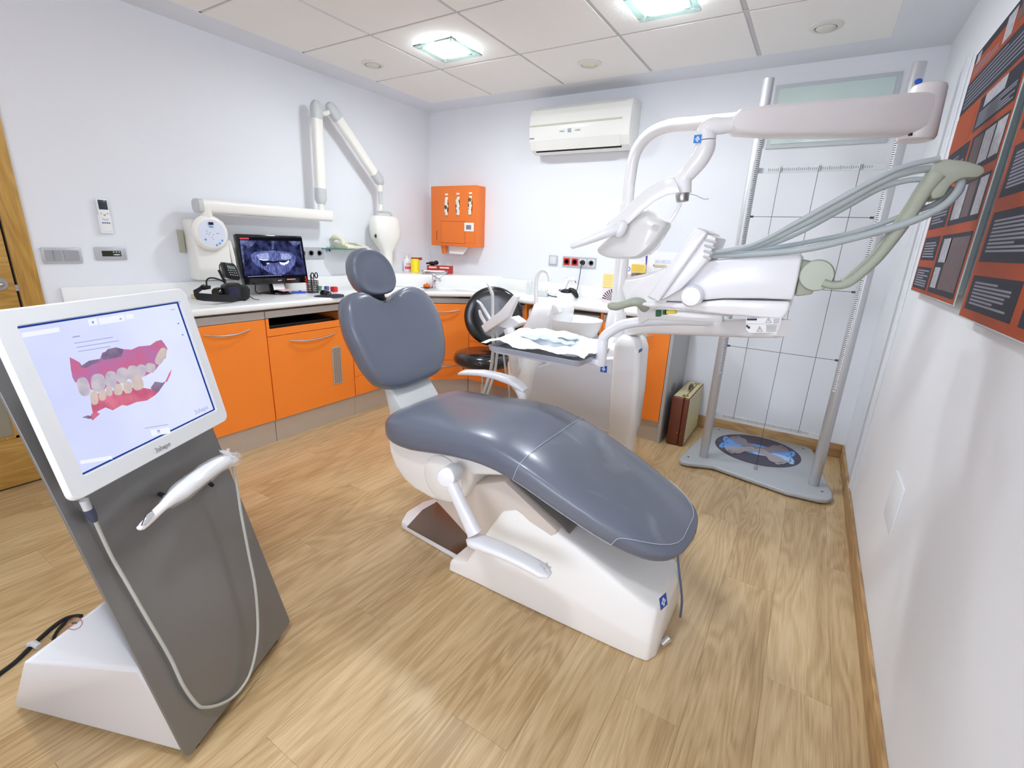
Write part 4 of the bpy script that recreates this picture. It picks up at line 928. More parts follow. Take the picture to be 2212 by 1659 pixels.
b = B(); face(b, zpoly([(603, 678), (625, 686), (690, 722), (705, 748), (770, 706), (862, 690), (882, 638), (905, 632), (930, 606), (1000, 592), (1060, 608), (1130, 612), (1190, 585), (1290, 575), (1340, 540), (1385, 528), (1412, 562), (1436, 602), (1422, 680), (1372, 735), (1332, 790), (1240, 840), (1190, 858), (1110, 842), (1090, 880), (1040, 895), (985, 935), (920, 928), (900, 955), (800, 960), (700, 900), (650, 890), (628, 850), (614, 780)], .0003)); obj('gum_picture', b, GUM, scr, smooth=False)
b = B(); face(b, zpoly([(690, 722), (705, 748), (770, 706), (862, 690), (870, 715), (790, 740), (745, 768), (700, 765)], .0005)); face(b, zpoly([(870, 690), (884, 640), (905, 632), (930, 606), (1000, 592), (1062, 610), (1045, 670), (960, 690), (890, 700)], .0005)); face(b, zpoly([(1292, 940), (1330, 885), (1395, 895), (1425, 880), (1380, 945), (1350, 980), (1330, 965)], .0005)); face(b, zpoly([(708, 1190), (760, 1172), (800, 1188), (775, 1204)], .0005))
obj('grey_patch_picture', b, GRY, scr, smooth=False)
b = B(); face(b, zpoly([(780, 1010), (850, 985), (900, 972), (980, 960), (1080, 960), (1150, 930), (1230, 938), (1290, 948), (1346, 950), (1372, 962), (1330, 1002), (1262, 1046), (1172, 1060), (1092, 1092), (1050, 1085), (970, 1130), (910, 1105), (862, 1128), (835, 1145), (862, 1160), (800, 1216), (770, 1190), (800, 1150), (790, 1100)], .0004)); face(b, zpoly([(1418, 885), (1450, 815), (1472, 778), (1460, 830), (1432, 888)], .0004)); obj('lower_gum_picture', b, GUM2, scr, smooth=False)
def teeth(L_, m_, d):
    for cx_, cy_, rx, ry, a in L_:
        P = []
        for k in range(16):
            t = 2 * math.pi * k / 16; x_ = rx * math.copysign(abs(math.cos(t)) ** .75, math.cos(t)); y_ = ry * math.copysign(abs(math.sin(t)) ** .75, math.sin(t))
            P.append((cx_ + x_ * math.cos(a) - y_ * math.sin(a), cy_ + x_ * math.sin(a) + y_ * math.cos(a)))
        b = B(); face(b, zpoly(P, d)); obj('tooth_picture', b, m_, scr, smooth=False)
teeth([(722, 928, 52, 82, -.3), (845, 895, 62, 78, -.05), (955, 868, 50, 74, 0), (1050, 832, 50, 68, .05), (1140, 808, 50, 62, .1), (1213, 792, 42, 54, .1), (1290, 768, 44, 42, .2)], TOO, .0006)
teeth([(1380, 668, 36, 78, .45)], TOO2, .0007)
teeth([(812, 1025, 34, 58, -.1), (882, 1002, 32, 46, 0), (940, 968, 28, 42, 0), (1016, 952, 38, 50, 0), (1097, 935, 38, 52, -.1), (1180, 898, 50, 62, -.3)], TOO2, .0007)
UIW = emis('ui_white', (240, 243, 255), 1.0); UIG = emis('ui_grey', (176, 184, 228), .9); UIB = emis('ui_blue', (110, 150, 220), .9)
def uq(parts, m_, name):
    b = B()
    for x0, y0, x1, y1 in parts:
        face(b, zpoly([(x0, y0), (x1, y0 - (x1 - x0) * .16), (x1 + (y1 - y0) * .3, y1 - (x1 - x0) * .16), (x0 + (y1 - y0) * .3, y1)], .0004))
    o = obj(name, b, m_, scr, smooth=False); o['kind'] = 'stuff'
uq([(755, 355, 830, 410), (845, 345, 1060, 400), (1075, 315, 1140, 355), (190, 470, 510, 510), (1290, 1300, 1450, 1350), (690, 1560, 960, 1590)], UIW, 'interface_buttons')
uq([(640, 555, 970, 562), (660, 590, 1020, 597), (675, 625, 950, 632), (625, 500, 690, 512), (1240, 1280, 1440, 1286), (1460, 270, 1500, 276)], UIG, 'interface_lines')
uq([(790, 370, 808, 390), (1025, 345, 1045, 358), (1345, 1300, 1370, 1330), (1520, 385, 1534, 396), (1558, 482, 1572, 492)], UIB, 'interface_icons')
LOGOG = mat('logo_grey', (150, 152, 158), .5)
a0 = sc_l(334, 979); a1 = sc_l(370, 962); tx = (V(a1) - V(a0)).length
text('brand_lettering', '3shape', mp_(a0[0], a0[1], .0035), mxv, myv, tx * .33, LOGOG, cart)
a0 = sc_l(423, 896); text('brand_lettering', '3shape', mp_(a0[0], a0[1], -.002), mxv, myv, tx * .36, emis('logo_screen', (176, 182, 224), 1.), cart)
# hook and connector, cable
SP = lambda u, v, d=.0: pxn(u, v, S0 + sf * d, sf)
b = B(); tube(b, [SP(345, 1067, 0), SP(352, 1070, .03), SP(360, 1074, .06)], .006, 8, 3); tube(b, [SP(452, 1040, 0), SP(455, 1046, .03), SP(458, 1048, .05)], .006, 8, 3); obj('wand_cradle', b, RUBBER, cart)
b = B(); tube(b, [SP(181, 1080, .03), SP(190, 1100, .025)], .009, 10); obj('plug', b, LGREY, cart)
b = B(); tube(b, [SP(190, 1098, .024), SP(198, 1112, .018), SP(205, 1126, .014)], [.010, .010, .006], 10); obj('plug_sleeve', b, mat('plug_blue_grey', (66, 74, 98), .4), cart)
b = B(); cabp = [(204, 1122, .014), (240, 1200, .01), (275, 1261, .01), (318, 1336, .01), (367, 1420, .01), (396, 1481, .01), (425, 1521, .01), (443, 1528, .01), (477, 1521, .012), (509, 1501, .015), (538, 1460, .02), (553, 1403, .03), (557, 1345, .035), (551, 1267, .045), (538, 1200, .05), (521, 1110, .06), (512, 1050, .07), (503, 1008, .08)]
tube(b, [SP(*q) for q in cabp], .0042, 10, 5); obj('wand_cable', b, mat('cable_grey', (176, 176, 166), .4), cart)
# wand
WP = lambda u, v, d=.075: SP(u, v, d)
wand = thing('scanner_wand', 'white handheld mouth scanner in a clear sleeve hanging on the grey cart panel', 'scanner wand', WP(420, 1050))
b = B(); tube(b, [WP(500, 995), WP(480, 1000), WP(450, 1018), WP(420, 1040), WP(392, 1062), WP(370, 1078), WP(355, 1092)], [.014, .020, .0225, .0235, .022, .016, .012], 16, 4, rnd=True); obj('wand_body', b, WHITE2, wand)
b = B(); tube(b, [WP(358, 1089), WP(342, 1103), WP(325, 1120), WP(306, 1138), WP(297, 1139)], [.0125, .0115, .011, .009, .003], 14, 3); obj('wand_tip', b, WHITE2, wand)
b = B(); prism(b, [WP(313, 1112, .085), WP(326, 1103, .085), WP(331, 1112, .087), WP(312, 1134, .086), WP(303, 1136, .085)], sf * .006, .001, 1); obj('tip_window', b, CHROME, wand)
b = B(); ell(b, WP(408, 1048, .085), (.05, .028, .02), u=20, v=12, R=Matrix.Rotation(.6, 3, 'Z'))
for v_ in b.verts: v_.co += V((random.uniform(-1, 1), random.uniform(-1, 1), random.uniform(-1, 1))) * .003
b.free(); b = B(); rg = []; P = [WP(512, 988), WP(500, 994), WP(470, 1004), WP(430, 1032), WP(395, 1060), WP(368, 1082), WP(356, 1092)]; RR = [.018, .024, .025, .028, .028, .021, .015]
tube(b, P, RR, 16, 3, cap=False)
for v_ in b.verts: v_.co += V((random.uniform(-1, 1), random.uniform(-1, 1), random.uniform(-1, 1))) * .0018
SLV = mat('clear_sleeve', (235, 238, 242), .12, var=0, alpha=.25, coat=.5)
obj('clear_sleeve', b, SLV, wand, ang=20)
b = B(); random.seed(3)
for k in range(46):
    o_ = WP(498 + random.uniform(-8, 10), 985 + random.uniform(-6, 12), .075 + random.uniform(-.02, .02)); d_ = V((random.uniform(-1, 1), random.uniform(-1, 1), random.uniform(-1, 1))) * .018
    e_ = V((random.uniform(-1, 1), random.uniform(-1, 1), random.uniform(-1, 1))) * .010; face(b, [o_, o_ + d_, o_ + d_ * .6 + e_, o_ + e_])
sv = obj('sleeve_ruffle', b, mat('sleeve_ruffle', (228, 230, 234), .15, alpha=.45, coat=.4), wand, smooth=False); sv['kind'] = 'stuff'
# floor cables of the cart
b = B(); tube(b, [px(175, 1331, z=.06), px(160, 1331, z=.03), px(138, 1338, z=.012), px(110, 1358, z=.008), px(70, 1394, z=.008), px(35, 1428, z=.008), px(0, 1455, z=.008), px(-60, 1500, z=.008)], .0065, 8, 5)
tube(b, [px(160, 1331, z=.03), px(140, 1345, z=.01), px(122, 1366, z=.007), px(118, 1385, z=.007), px(150, 1400, z=.007)], .005, 8, 5)
pc = obj('power_cable', b, RUBBER); tag(pc, 'black power cable on the wooden floor at the left edge, behind the white cart base', 'cable')
b = B(); tube(b, [px(64, 1392, z=.012), px(73, 1390, z=.018), px(84, 1397, z=.012)], .010, 12); obj('plug', b, LGREY, pc)
# no-step pictogram on the base top
tp = (Gt + Sl) / 2; pn_ = (Gt - Sl).cross(w_).normalized()
if pn_.z < 0: pn_ = -pn_
c_ = pxn(161, 1347, Gt, pn_) + pn_ * .0006; a_ = (Sl - Gt).normalized(); q_ = pn_.cross(a_)
b = B(); ringp = [c_ + a_ * .014 * math.cos(t * .393) + q_ * .014 * math.sin(t * .393) for t in range(17)]
tube(b, ringp, .0007, 4); tube(b, [c_ + (a_ + q_) * .0095, c_ - (a_ + q_) * .0095], .0007, 4); obj('no_step_mark', b, mat('pictogram_red', (170, 90, 100), .5), bs_)
b = B(); tube(b, [c_ - a_ * .006, c_ + a_ * .004 + q_ * .002], .0016, 4); obj('step_figure', b, PRINT, bs_)

# ================================================================== LEFT WALL
def wl_box(name, u0, v0, u1, v1, d, m, parent=None, bev=.003, x=XL, off=0.):
    a, c = px(u0, v0, x=x + off + d), px(u1, v1, x=x + off + d); b = B()
    bb(b, (x + off, min(a.y, c.y), min(a.z, c.z)), (x + off + d, max(a.y, c.y), max(a.z, c.z)), bev, 2); return obj(name, b, m, parent)
def lw(u, v, d=0.): return px(u, v, x=XL + d)
# remote control
rc = thing('remote_control', 'white air-conditioner remote control in its wall holder above the thermostat', 'remote control', lw(225, 465))
yr = (lw(209, 430, .03).y, lw(231, 427, .03).y); cy = 1.128; z0, z1 = 1.312, 1.482
b = B(); bb(b, (XL, cy - .029, 1.30), (XL + .022, cy + .029, 1.40), .006); obj('holder', b, WHITE, rc)
b = B(); bb(b, (XL + .004, cy - .025, z0), (XL + .026, cy + .025, z1), .006); body = obj('body', b, WHITE2, rc)
b = B(); bb(b, (XL + .025, cy - .020, 1.425), (XL + .0275, cy + .020, 1.474), .001); obj('display', b, mat('lcd_grey', (58, 64, 76), .2), rc)
for k, (dy, dz) in enumerate(((-.014, 1.405), (0, 1.397), (.014, 1.405), (-.010, 1.375), (.010, 1.375), (0, 1.372))):
    b = B(); bb(b, (XL + .025, cy + dy - .005, dz - .004), (XL + .0272, cy + dy + .005, dz + .004), .001); obj('button', b, mat('key_amber', (196, 160, 90), .4) if k == 1 else LGREY, rc)
b = B()
for k in range(4): bb(b, (XL + .025, cy - .018 + k * .0095, 1.352), (XL + .0272, cy - .011 + k * .0095, 1.360), .0008, 1)
obj('key_row', b, mat('key_blue', (96, 116, 160), .4), rc)['kind'] = 'stuff'
# light switches
sw_ = thing('light_switch', 'wide silver double light switch beside the door casing', 'light switch', lw(132, 552))
y0, y1, z0, z1 = .838, .998, 1.142, 1.222
b = B(); bb(b, (XL, y0, z0), (XL + .012, y1, z1), .005); obj('plate', b, GREYP, sw_)
for a, c in ((y0 + .012, y0 + .043), (y0 + .044, y0 + .076), (y0 + .085, y1 - .012)):
    b = B(); box(b, (XL + .013, (a + c) / 2, (z0 + z1) / 2), (.006, c - a - .001, .055), Matrix.Rotation(.05, 3, 'Y'), .001, 1); obj('rocker', b, mat('rocker_silver', (172, 174, 178), .35, metal=.3), sw_)
th_ = thing('thermostat', 'silver wall thermostat with a dark display, right of the double switch', 'thermostat', lw(238, 548))
y0, y1, z0, z1 = 1.058, 1.200, 1.158, 1.228
b = B(); bb(b, (XL, y0, z0), (XL + .012, y1, z1), .005); obj('plate', b, GREYP, th_)
b = B(); bb(b, (XL + .0115, y0 + .028, z0 + .020), (XL + .0135, y1 - .026, z0 + .050), .0008, 1); obj('display', b, mat('lcd_dark', (48, 50, 40), .2), th_)
for k in range(3):
    b = B(); ell(b, (XL + .0135, y0 + .082 + k * .013, z0 + .043), (.002, .0045, .0035), u=10, v=6); obj('button', b, LGREY, th_)
b = B(); ell(b, (XL + .0135, y0 + .095, z0 + .029), (.002, .018, .004), u=10, v=6); obj('button', b, LGREY, th_)
# x-ray generator with arm
xr = thing('xray_unit', 'cream wall-mounted dental X-ray unit with round control panel and folding arm', 'X-ray machine', lw(460, 560))
CRM = mat('cream_plastic', (236, 234, 226), .32, var=.01, coat=.15)
d = .14; a = px(424, 597, x=XL + d); c_ = px(505, 600, x=XL + d)
b = B(); pr = [(XL, 1.035), (XL + .11, 1.035), (XL + .135, 1.10), (XL + .13, 1.30), (XL + .10, 1.40), (XL, 1.40)]
ya, yb1 = px(426, 560, x=XL + .13).y, px(500, 560, x=XL + .13).y
prism(b, [(x_, ya, z_) for x_, z_ in pr], (0, yb1 - ya, 0), .014, 3); obj('generator_box', b, CRM, xr)
cd_ = px(458, 503, x=XL + .17); rad = (px(497, 510, x=XL + .17).y - px(419, 505, x=XL + .17).y) / 2
b = B(); lathe(b, [(.0, .0), (rad * .78, .0), (rad * .9, -.004), (rad, -.018), (rad * .99, -.035), (rad * .85, -.05)], cd_, (1, 0, .06), 40); obj('control_dial', b, CRM, xr)
b = B(); lathe(b, [(.0, .0015), (rad * .76, .0015), (rad * .76, -.002)], cd_, (1, 0, .06), 40); dl = obj('control_face', b, mat('membrane_lilac', (214, 218, 232), .4), xr)
def dot(y_, z_, r_, m_, name, th=.003, ry=None):
    b = B(); ell(b, cd_ + V((.002 - .06 * z_ * rad, y_ * rad, z_ * rad)), (th * .5, r_ * rad, (ry or r_) * rad), u=12, v=6); obj(name, b, m_, dl)
b = B(); box(b, cd_ + V((.003, 0.0, .52 * rad)), (.002, .26 * rad, .15 * rad)); obj('display', b, BLACK, dl)
dot(.0, .33, .14, mat('key_sky', (90, 160, 226), .4), 'brand_mark', ry=.05)
for y_, z_ in ((-.42, -.38), (.16, -.68), (.34, -.58), (.50, -.42)): dot(y_, z_, .065, _M['key_sky'], 'button')
for y_, z_ in ((-.28, .1), (-.2, -.12), (-.12, 0), (-.05, -.25), (.05, -.1), (-.3, -.05), (.0, -.36)): dot(y_, z_, .022, PRINT, 'indicator')
dot(.32, -.02, .11, mat('print_sky', (150, 180, 230), .5), 'print_mark', ry=.03)
b = B(); bb(b, (XL + .001, ya - .035, 1.20), (XL + .02, ya - .005, 1.335), .003); obj('side_label', b, mat('label_khaki', (176, 174, 156), .6), xr)
b = B(); quad(b, (XL + .1325, 0, 0), (0, 1, 0), (0, 0, 1), ya + .13, 1.135, ya + .18, 1.139, .001); obj('brand_print', b, PRINT, xr)
b = B(); quad(b, (XL + .134, 0, 0), (0, 1, 0), (0, 0, 1), ya + .125, 1.105, ya + .175, 1.128, .001); obj('warning_label', b, mat('pale_pink_label', (238, 214, 200), .5), xr)
hp = px(497, 540, x=XL + .12)
b = B(); tube(b, [V((XL + .12, hp.y, 1.27)), V((XL + .125, hp.y + .01, 1.18)), V((XL + .125, hp.y + .014, 1.10))], [.012, .013, .010], 12, 3, rnd=True); obj('hand_switch', b, CRM, xr)
b = B(); tube(b, [V((XL + .125, hp.y + .014, 1.095)), V((XL + .12, hp.y + .016, 1.05))], .006, 8); obj('switch_cord', b, CHROME, xr)
b = B(); cyl(b, (cd_.x - .04, cd_.y, 1.40), (cd_.x - .04, cd_.y, 1.475), .034, n=20); obj('collar', b, CRM, xr)
xb = XL + .12
Bm = lambda u, v, x_=xb: px(u, v, x=x_)
l0, l1 = Bm(425, 445), Bm(712, 466)
b = B(); zc_ = (l0.z + l1.z) / 2 ; rg = [sup((xb, y_, zc_), (1, 0, 0), (0, 0, 1), .042, .040, .55, 20) for y_ in (l0.y + .02, l1.y - .01, l1.y)]
loft(b, rg); obj('wall_beam', b, CRM, xr)
b = B(); loft(b, [sup((xb, l0.y + k, zc_), (1, 0, 0), (0, 0, 1), .044 * s_, .042 * s_, .6, 20) for k, s_ in ((-.012, .8), (-.004, 1), (.022, 1))]); obj('beam_cap', b, LGREY, xr)
def link(P0, P1, r_, name='arm_link'):
    P0, P1 = V(P0), V(P1); d = (P1 - P0); b = B(); dn = d.normalized(); ax = V((1, 0, 0)); ay = dn.cross(ax).normalized()
    loft(b, [sup(P0 + d * t, ax, ay, r_ * .8, r_, .65, 20) for t in (.12, .5, .88)]); obj(name, b, CRM, xr)
    for s_, t0, t1 in ((0, -.05, .16), (1, .84, 1.05)):
        b = B(); L_ = d.length; ts = (-.045 / L_, -.03 / L_, 0, .12) if s_ == 0 else (.88, 1, 1 + .03 / L_, 1 + .045 / L_); ks = (.45, .8, 1.08, 1.06) if s_ == 0 else (1.06, 1.08, .8, .45)
        loft(b, [sup(P0 + d * t, ax, ay, r_ * .85 * k, r_ * k, .7, 20) for t, k in zip(ts, ks)]); obj('joint_cover', b, LGREY, xr)
link(Bm(693, 430), Bm(683, 232), .039)
link(Bm(716, 236), Bm(819, 390), .038)
b = B(); tube(b, [Bm(692, 438), Bm(694, 455)], .022, 14); obj('swivel', b, CRM, xr)
b = B(); tube(b, [Bm(690, 240), Bm(701, 246), Bm(712, 240)], .017, 12, 2); obj('swivel', b, CRM, xr)
b = B(); tube(b, [Bm(820, 388), Bm(821, 414)], .022, 14); tube(b, [Bm(822, 442), Bm(822, 456)], .020, 14); obj('swivel', b, CRM, xr)
b = B(); tube(b, [Bm(821, 412), Bm(822, 444)], .017, 14); obj('yoke_shaft', b, LGREY, xr)
b = B(); tube(b, [Bm(816, 458), Bm(832, 458), Bm(844, 461), Bm(846, 470)], .010, 10, 3); obj('yoke', b, LGREY, xr)
hc = Bm(828, 498); kk = (Bm(856, 500).y - Bm(800, 500).y) / 2
b = B(); rg = []
for v_, wk, dx in ((466, .55, .04), (468, .78, .06), (476, .92, .07), (495, 1.0, .075), (515, .92, .07), (530, .62, .055), (542, .34, .04), (552, .30, .038), (572, .28, .036)):
    p_ = Bm(829 + (v_ - 466) * .06, v_); rg.append(sup((xb + .01, p_.y, p_.z), (0, 1, 0), (1, 0, 0), kk * wk, dx, .6, 24))
loft(b, rg); obj('tube_head', b, CRM, xr)
b = B(); ell(b, Bm(858, 495), (.02, .012, .02)); obj('head_knob', b, CRM, xr)
b = B(); p_ = px(812, 509, x=XL + .20); prism(b, [p_, p_ + V((0, .008, .012)), p_ + V((0, .008, -.018))], (-.02, 0, 0)); obj('scale_mark', b, PRINT, xr)
# wall sockets left
def sockets(name, parent_o, o, ax, nrm_, n, m, label, cat, loc, colours):
    t = thing(name, label, cat, loc); ax = V(ax); nrm_ = V(nrm_); up = V((0, 0, 1)); o = V(o)
    def bx3(a0, a1, z0, z1, d0, d1, nm, mt, bev=.002):
        b = B(); P = [o + ax * a0 + up * z0 + nrm_ * d0, o + ax * a1 + up * z0 + nrm_ * d0, o + ax * a1 + up * z1 + nrm_ * d0, o + ax * a0 + up * z1 + nrm_ * d0]; prism(b, P, nrm_ * (d1 - d0), bev, 1); return obj(nm, b, mt, t)
    w_ = .075; bx3(0, w_ * n + .008, 0, .088, 0, .010, 'plate', m, .003)
    for i in range(n):
        a = .008 + i * w_; k = bx3(a + .004, a + w_ - .010, .014, .074, .009, .0125, 'insert', colours[i], .002)
        c_ = o + ax * (a + w_ / 2 - .003) + up * .044
        b = B(); lathe(b, [(.0, -.004), (.018, -.004), (.0185, .0045), (.0215, .0045), (.022, .0)], c_ + nrm_ * .0125, nrm_, 20); obj('socket_ring', b, DARK if colours[i] != m else mat('socket_grey', (110, 112, 118), .5), t)
        b = B(); lathe(b, [(.0, .0), (.016, .0)], c_ + nrm_ * .0125, nrm_, 20); obj('socket_well', b, colours[i], t)
        for s_ in (-1, 1):
            b = B(); cyl(b, c_ + ax * .0075 * s_ + nrm_ * .012, c_ + ax * .0075 * s_ + nrm_ * .0135, .0028, n=10); obj('pin_hole', b, DARK, t)
    return t
SILV = mat('socket_silver', (190, 193, 198), .4, metal=.2)
sockets('wall_socket', None, (XL, 2.285, 1.155), (0, 1, 0), (1, 0, 0), 3, SILV, 'silver power socket strip between the computer screen and the glass shelf', 'power socket', (XL, 2.4, 1.2), [SILV] * 3)
# glass shelf
gs = thing('glass_shelf', 'small green-edged glass shelf on the left wall under the telephone', 'shelf', (XL, 2.7, 1.24))
zs = 1.232
b = B(); prism(b, [(XL, 2.50, zs), (XL + .12, 2.54, zs), (XL + .19, 2.60, zs), (XL + .19, 2.86, zs), (XL + .12, 2.94, zs), (XL, 2.98, zs)], (0, 0, .008), .001, 1); obj('glass_plate', b, mat('shelf_glass', (206, 238, 228), .04, var=0, trans=.9), gs)
b = B(); P = [(XL, 2.50, zs + .004), (XL + .12, 2.54, zs + .004), (XL + .19, 2.60, zs + .004), (XL + .19, 2.86, zs + .004), (XL + .12, 2.94, zs + .004), (XL, 2.98, zs + .004)]
for p_, q_ in zip(P, P[1:]): tube(b, [p_, q_], .0042, 6)
obj('glass_edge', b, GLASSG, gs)
for y_ in (2.56, 2.90):
    b = B(); cyl(b, (XL, y_, zs - .014), (XL + .03, y_, zs - .014), .014, n=14); bb(b, (XL, y_ - .01, zs - .02), (XL + .03, y_ + .01, zs + .018), .003); obj('bracket', b, STEEL, gs)
# telephone
CRT = mat('telephone_ivory', (226, 224, 200), .4, var=.01)
tp_ = thing('telephone', 'ivory desk telephone lying on the glass shelf, cord hanging down', 'telephone', (XL + .1, 2.73, zs + .01))
b = B(); prism(b, [(XL + .01, 2.62, zs + .009), (XL + .18, 2.62, zs + .009), (XL + .18, 2.62, zs + .028), (XL + .01, 2.62, zs + .06)], (0, .22, 0), .006, 2); obj('phone_base', b, CRT, tp_)
b = B(); tube(b, [(XL + .145, 2.60, zs + .045), (XL + .135, 2.605, zs + .065), (XL + .10, 2.61, zs + .082), (XL + .05, 2.61, zs + .095), (XL + .025, 2.605, zs + .085)], [.020, .022, .016, .022, .020], 14, 4, rnd=True); obj('handset', b, CRT, tp_)
for r in range(4):
    for c_ in range(3):
        b = B(); xx = XL + .155 - r * .026; box(b, (xx, 2.72 + c_ * .028, zs + .035 + r * .0052), (.016, .018, .006), None, .002, 1); obj('key', b, mat('key_grey', (190, 188, 176), .5), tp_)
b = B(); pts = []
for k in range(120):
    t = k / 119; yy = 2.63 + .16 * t; zz = zs + .02 - .36 * math.sin(math.pi * min(t * 1.0, 1)) ** .8 if t < .99 else zs; pts.append(V((XL + .17 + .006 * math.cos(k * 1.3), 2.66 + .09 * t, 1.235 - .20 * math.sin(math.pi * t) + .006 * math.sin(k * 1.3))))
tube(b, pts, .0022, 5); obj('coiled_cord', b, CRT, tp_)
# ================================================================== ON THE WORKTOP (left run)
ZW = .9255
def zw(u, v): return px(u, v, z=ZW)
# computer screen with x-ray picture
K = 1.058
Cq = CAM + (V((-3.03, 1.89, 1.172)) - CAM) * (K * .43 / .43)
qx = V((math.cos(math.radians(84.41)), math.sin(math.radians(84.41)), 0)); qn = V((.984, -.096, .147)); qn = (qn - qx * qn.dot(qx)).normalized(); qy = qn.cross(qx)
W2, H2 = .43 * K / 2 * 1.0, .3126 * K / 2
mo_ = thing('computer_screen', 'black flat computer screen on the worktop showing a panoramic tooth X-ray', 'computer screen', V((Cq.x, Cq.y, ZW)))
def mq(a, c, d=0.): return Cq + qx * a + qy * c + qn * d
def mbox(name, a0, c0, a1, c1, d0, d1, m, bev=.004, par=None):
    b = B(); prism(b, [mq(a0, c0, d0), mq(a1, c0, d0), mq(a1, c1, d0), mq(a0, c1, d0)], qn * (d1 - d0), bev, 2); return obj(name, b, m, par or mo_)
mbox('housing', -W2, -H2, W2, H2, -.045, 0, BLACKG, .006)
mbox('back_bulge', -W2 * .7, -H2 * .7, W2 * .7, H2 * .6, -.075, -.044, BLACK, .01)
def ql(X_, Y_):
    p = pxn(400 + X_ / 7.9, 450 + Y_ / 7.9, Cq, qn) - Cq; return p.dot(qx), p.dot(qy)
def qpoly(P, d): return [mq(*ql(*p), d) for p in P]
def mpic(name, P, m, d, par):
    b = B(); face(b, qpoly(P, d)); return obj(name, b, m, par, smooth=False)
sc2 = mpic('screen', [(912, 490), (1990, 505), (2092, 1180), (990, 1200)], emis('screen_black', (22, 22, 34), .8), .0006, mo_)
XD = emis('xray_dark', (24, 26, 48), .8, rgb2=(66, 72, 122), scale=22, detail=3)
mpic('xray_image', [(930, 545), (1968, 562), (2058, 1130), (1015, 1160)], XD, .0010, sc2)
XP = emis('xray_pale', (130, 140, 190), .8, rgb2=(60, 68, 116), scale=30)
mpic('xray_bone', [(930, 545), (1210, 552), (1150, 640), (1060, 680), (1040, 640), (985, 600), (1000, 760), (1010, 1000), (975, 900)], XP, .0013, sc2)
mpic('xray_bone', [(1968, 562), (1760, 560), (1850, 640), (1900, 640), (1950, 600), (1985, 800), (2010, 900)], XP, .0013, sc2)
mpic('xray_bone', [(1475, 558), (1520, 558), (1510, 700), (1480, 700)], XP, .0013, sc2)
XM = emis('xray_mid', (70, 78, 140), .85, rgb2=(128, 138, 200), scale=34, stretch=(1, 3, 1))
mpic('xray_jaw', [(1120, 790), (1180, 745), (1500, 715), (1800, 755), (1890, 830), (1870, 960), (1780, 1070), (1680, 1125), (1540, 1135), (1440, 1100), (1330, 1040), (1200, 960), (1140, 900)], XM, .0016, sc2)
XK = emis('xray_black', (14, 14, 26), .8, rgb2=(34, 38, 66), scale=26)
mpic('xray_gap', [(1260, 880), (1340, 900), (1440, 895), (1500, 905), (1600, 890), (1720, 895), (1800, 870), (1770, 930), (1600, 915), (1540, 935), (1480, 935), (1400, 925), (1385, 980), (1330, 990)], XK, .0019, sc2)
XT = emis('xray_teeth', (120, 132, 200), .95, rgb2=(196, 206, 246), scale=60, stretch=(1, 5, 1))
mpic('xray_teeth', [(1210, 800), (1260, 775), (1420, 760), (1440, 870), (1380, 888), (1300, 885), (1250, 855)], XT, .0022, sc2)
mpic('xray_teeth', [(1620, 765), (1770, 780), (1810, 830), (1790, 865), (1700, 880), (1640, 870)], XT, .0022, sc2)
XW = emis('xray_white', (226, 232, 255), 1.1)
mpic('xray_filling', [(1605, 912), (1650, 926), (1700, 925), (1740, 903), (1762, 884), (1776, 905), (1752, 945), (1715, 955), (1690, 976), (1660, 965), (1622, 955)], XW, .0024, sc2)
mpic('xray_filling', [(1245, 848), (1290, 868), (1360, 876), (1410, 872), (1405, 890), (1330, 892), (1270, 878)], XW, .0024, sc2)
mpic('xray_filling', [(1385, 925), (1405, 940), (1425, 925), (1432, 945), (1392, 960)], XW, .0024, sc2)
mpic('red_tab', [(922, 500), (1080, 502), (1092, 530), (930, 530)], emis('tab_red', (222, 84, 96), .9), .0012, sc2)
b = B()
for k in range(14):
    x0 = 1066 + k * 42; face(b, qpoly([(x0, 1172 - k * 2), (x0 + 34, 1171 - k * 2), (x0 + 35, 1163 - k * 2), (x0 + 1, 1164 - k * 2)], .0012))
obj('caption_line', b, emis('caption_light', (200, 205, 235), .8), sc2, smooth=False)['kind'] = 'stuff'
mpic('brand_strip', [(1740, 1222), (1884, 1212), (1880, 1200), (1738, 1205)], mat('strip_salmon', (230, 170, 150), .5), .0008, mo_)
mpic('brand_print', [(1585, 1238), (1645, 1232), (1644, 1220), (1584, 1226)], LGREY, .0008, mo_)
mpic('brand_strip', [(2040, 1240), (2092, 1236), (2088, 1228), (2038, 1230)], ORANGE, .0008, mo_)
fb = px(600, 633, z=ZW)
b = B(); lathe(b, [(.0, .022), (.05, .020), (.10, .010), (.112, .004), (.112, .0), (.0, .0)], (fb.x, fb.y, ZW), n=36, sx=.85, sy=1.05); obj('stand_base', b, BLACKG, mo_)
b = B(); prism(b, [(fb.x - .03, fb.y - .04, ZW + .015), (fb.x - .03, fb.y + .04, ZW + .015), (fb.x - .035, fb.y + .05, 1.03), (fb.x - .035, fb.y - .05, 1.03)], (.03, 0, 0), .004); obj('stand_neck', b, BLACK, mo_)
# cards on the foot of the screen
for i_, (dy, dx, m_, lb_) in enumerate(((-.015, .045, PAPER, 'small white card leaning upright on the black foot of the computer screen'), (.012, .07, mat('pink_card', (232, 190, 200), .7), 'pink card lying on the black foot of the computer screen'))):
    b = B()
    if i_ == 0: box(b, (fb.x + dx, fb.y + dy, ZW + .055), (.003, .085, .055), Matrix.Rotation(-.25, 3, 'Y'))
    else: box(b, (fb.x + dx - .005, fb.y + dy, ZW + .028), (.07, .10, .004), Matrix.Rotation(.3, 3, 'Z') @ Matrix.Rotation(.12, 3, 'Y'))
    tag(obj('card', b, m_), lb_, 'card')
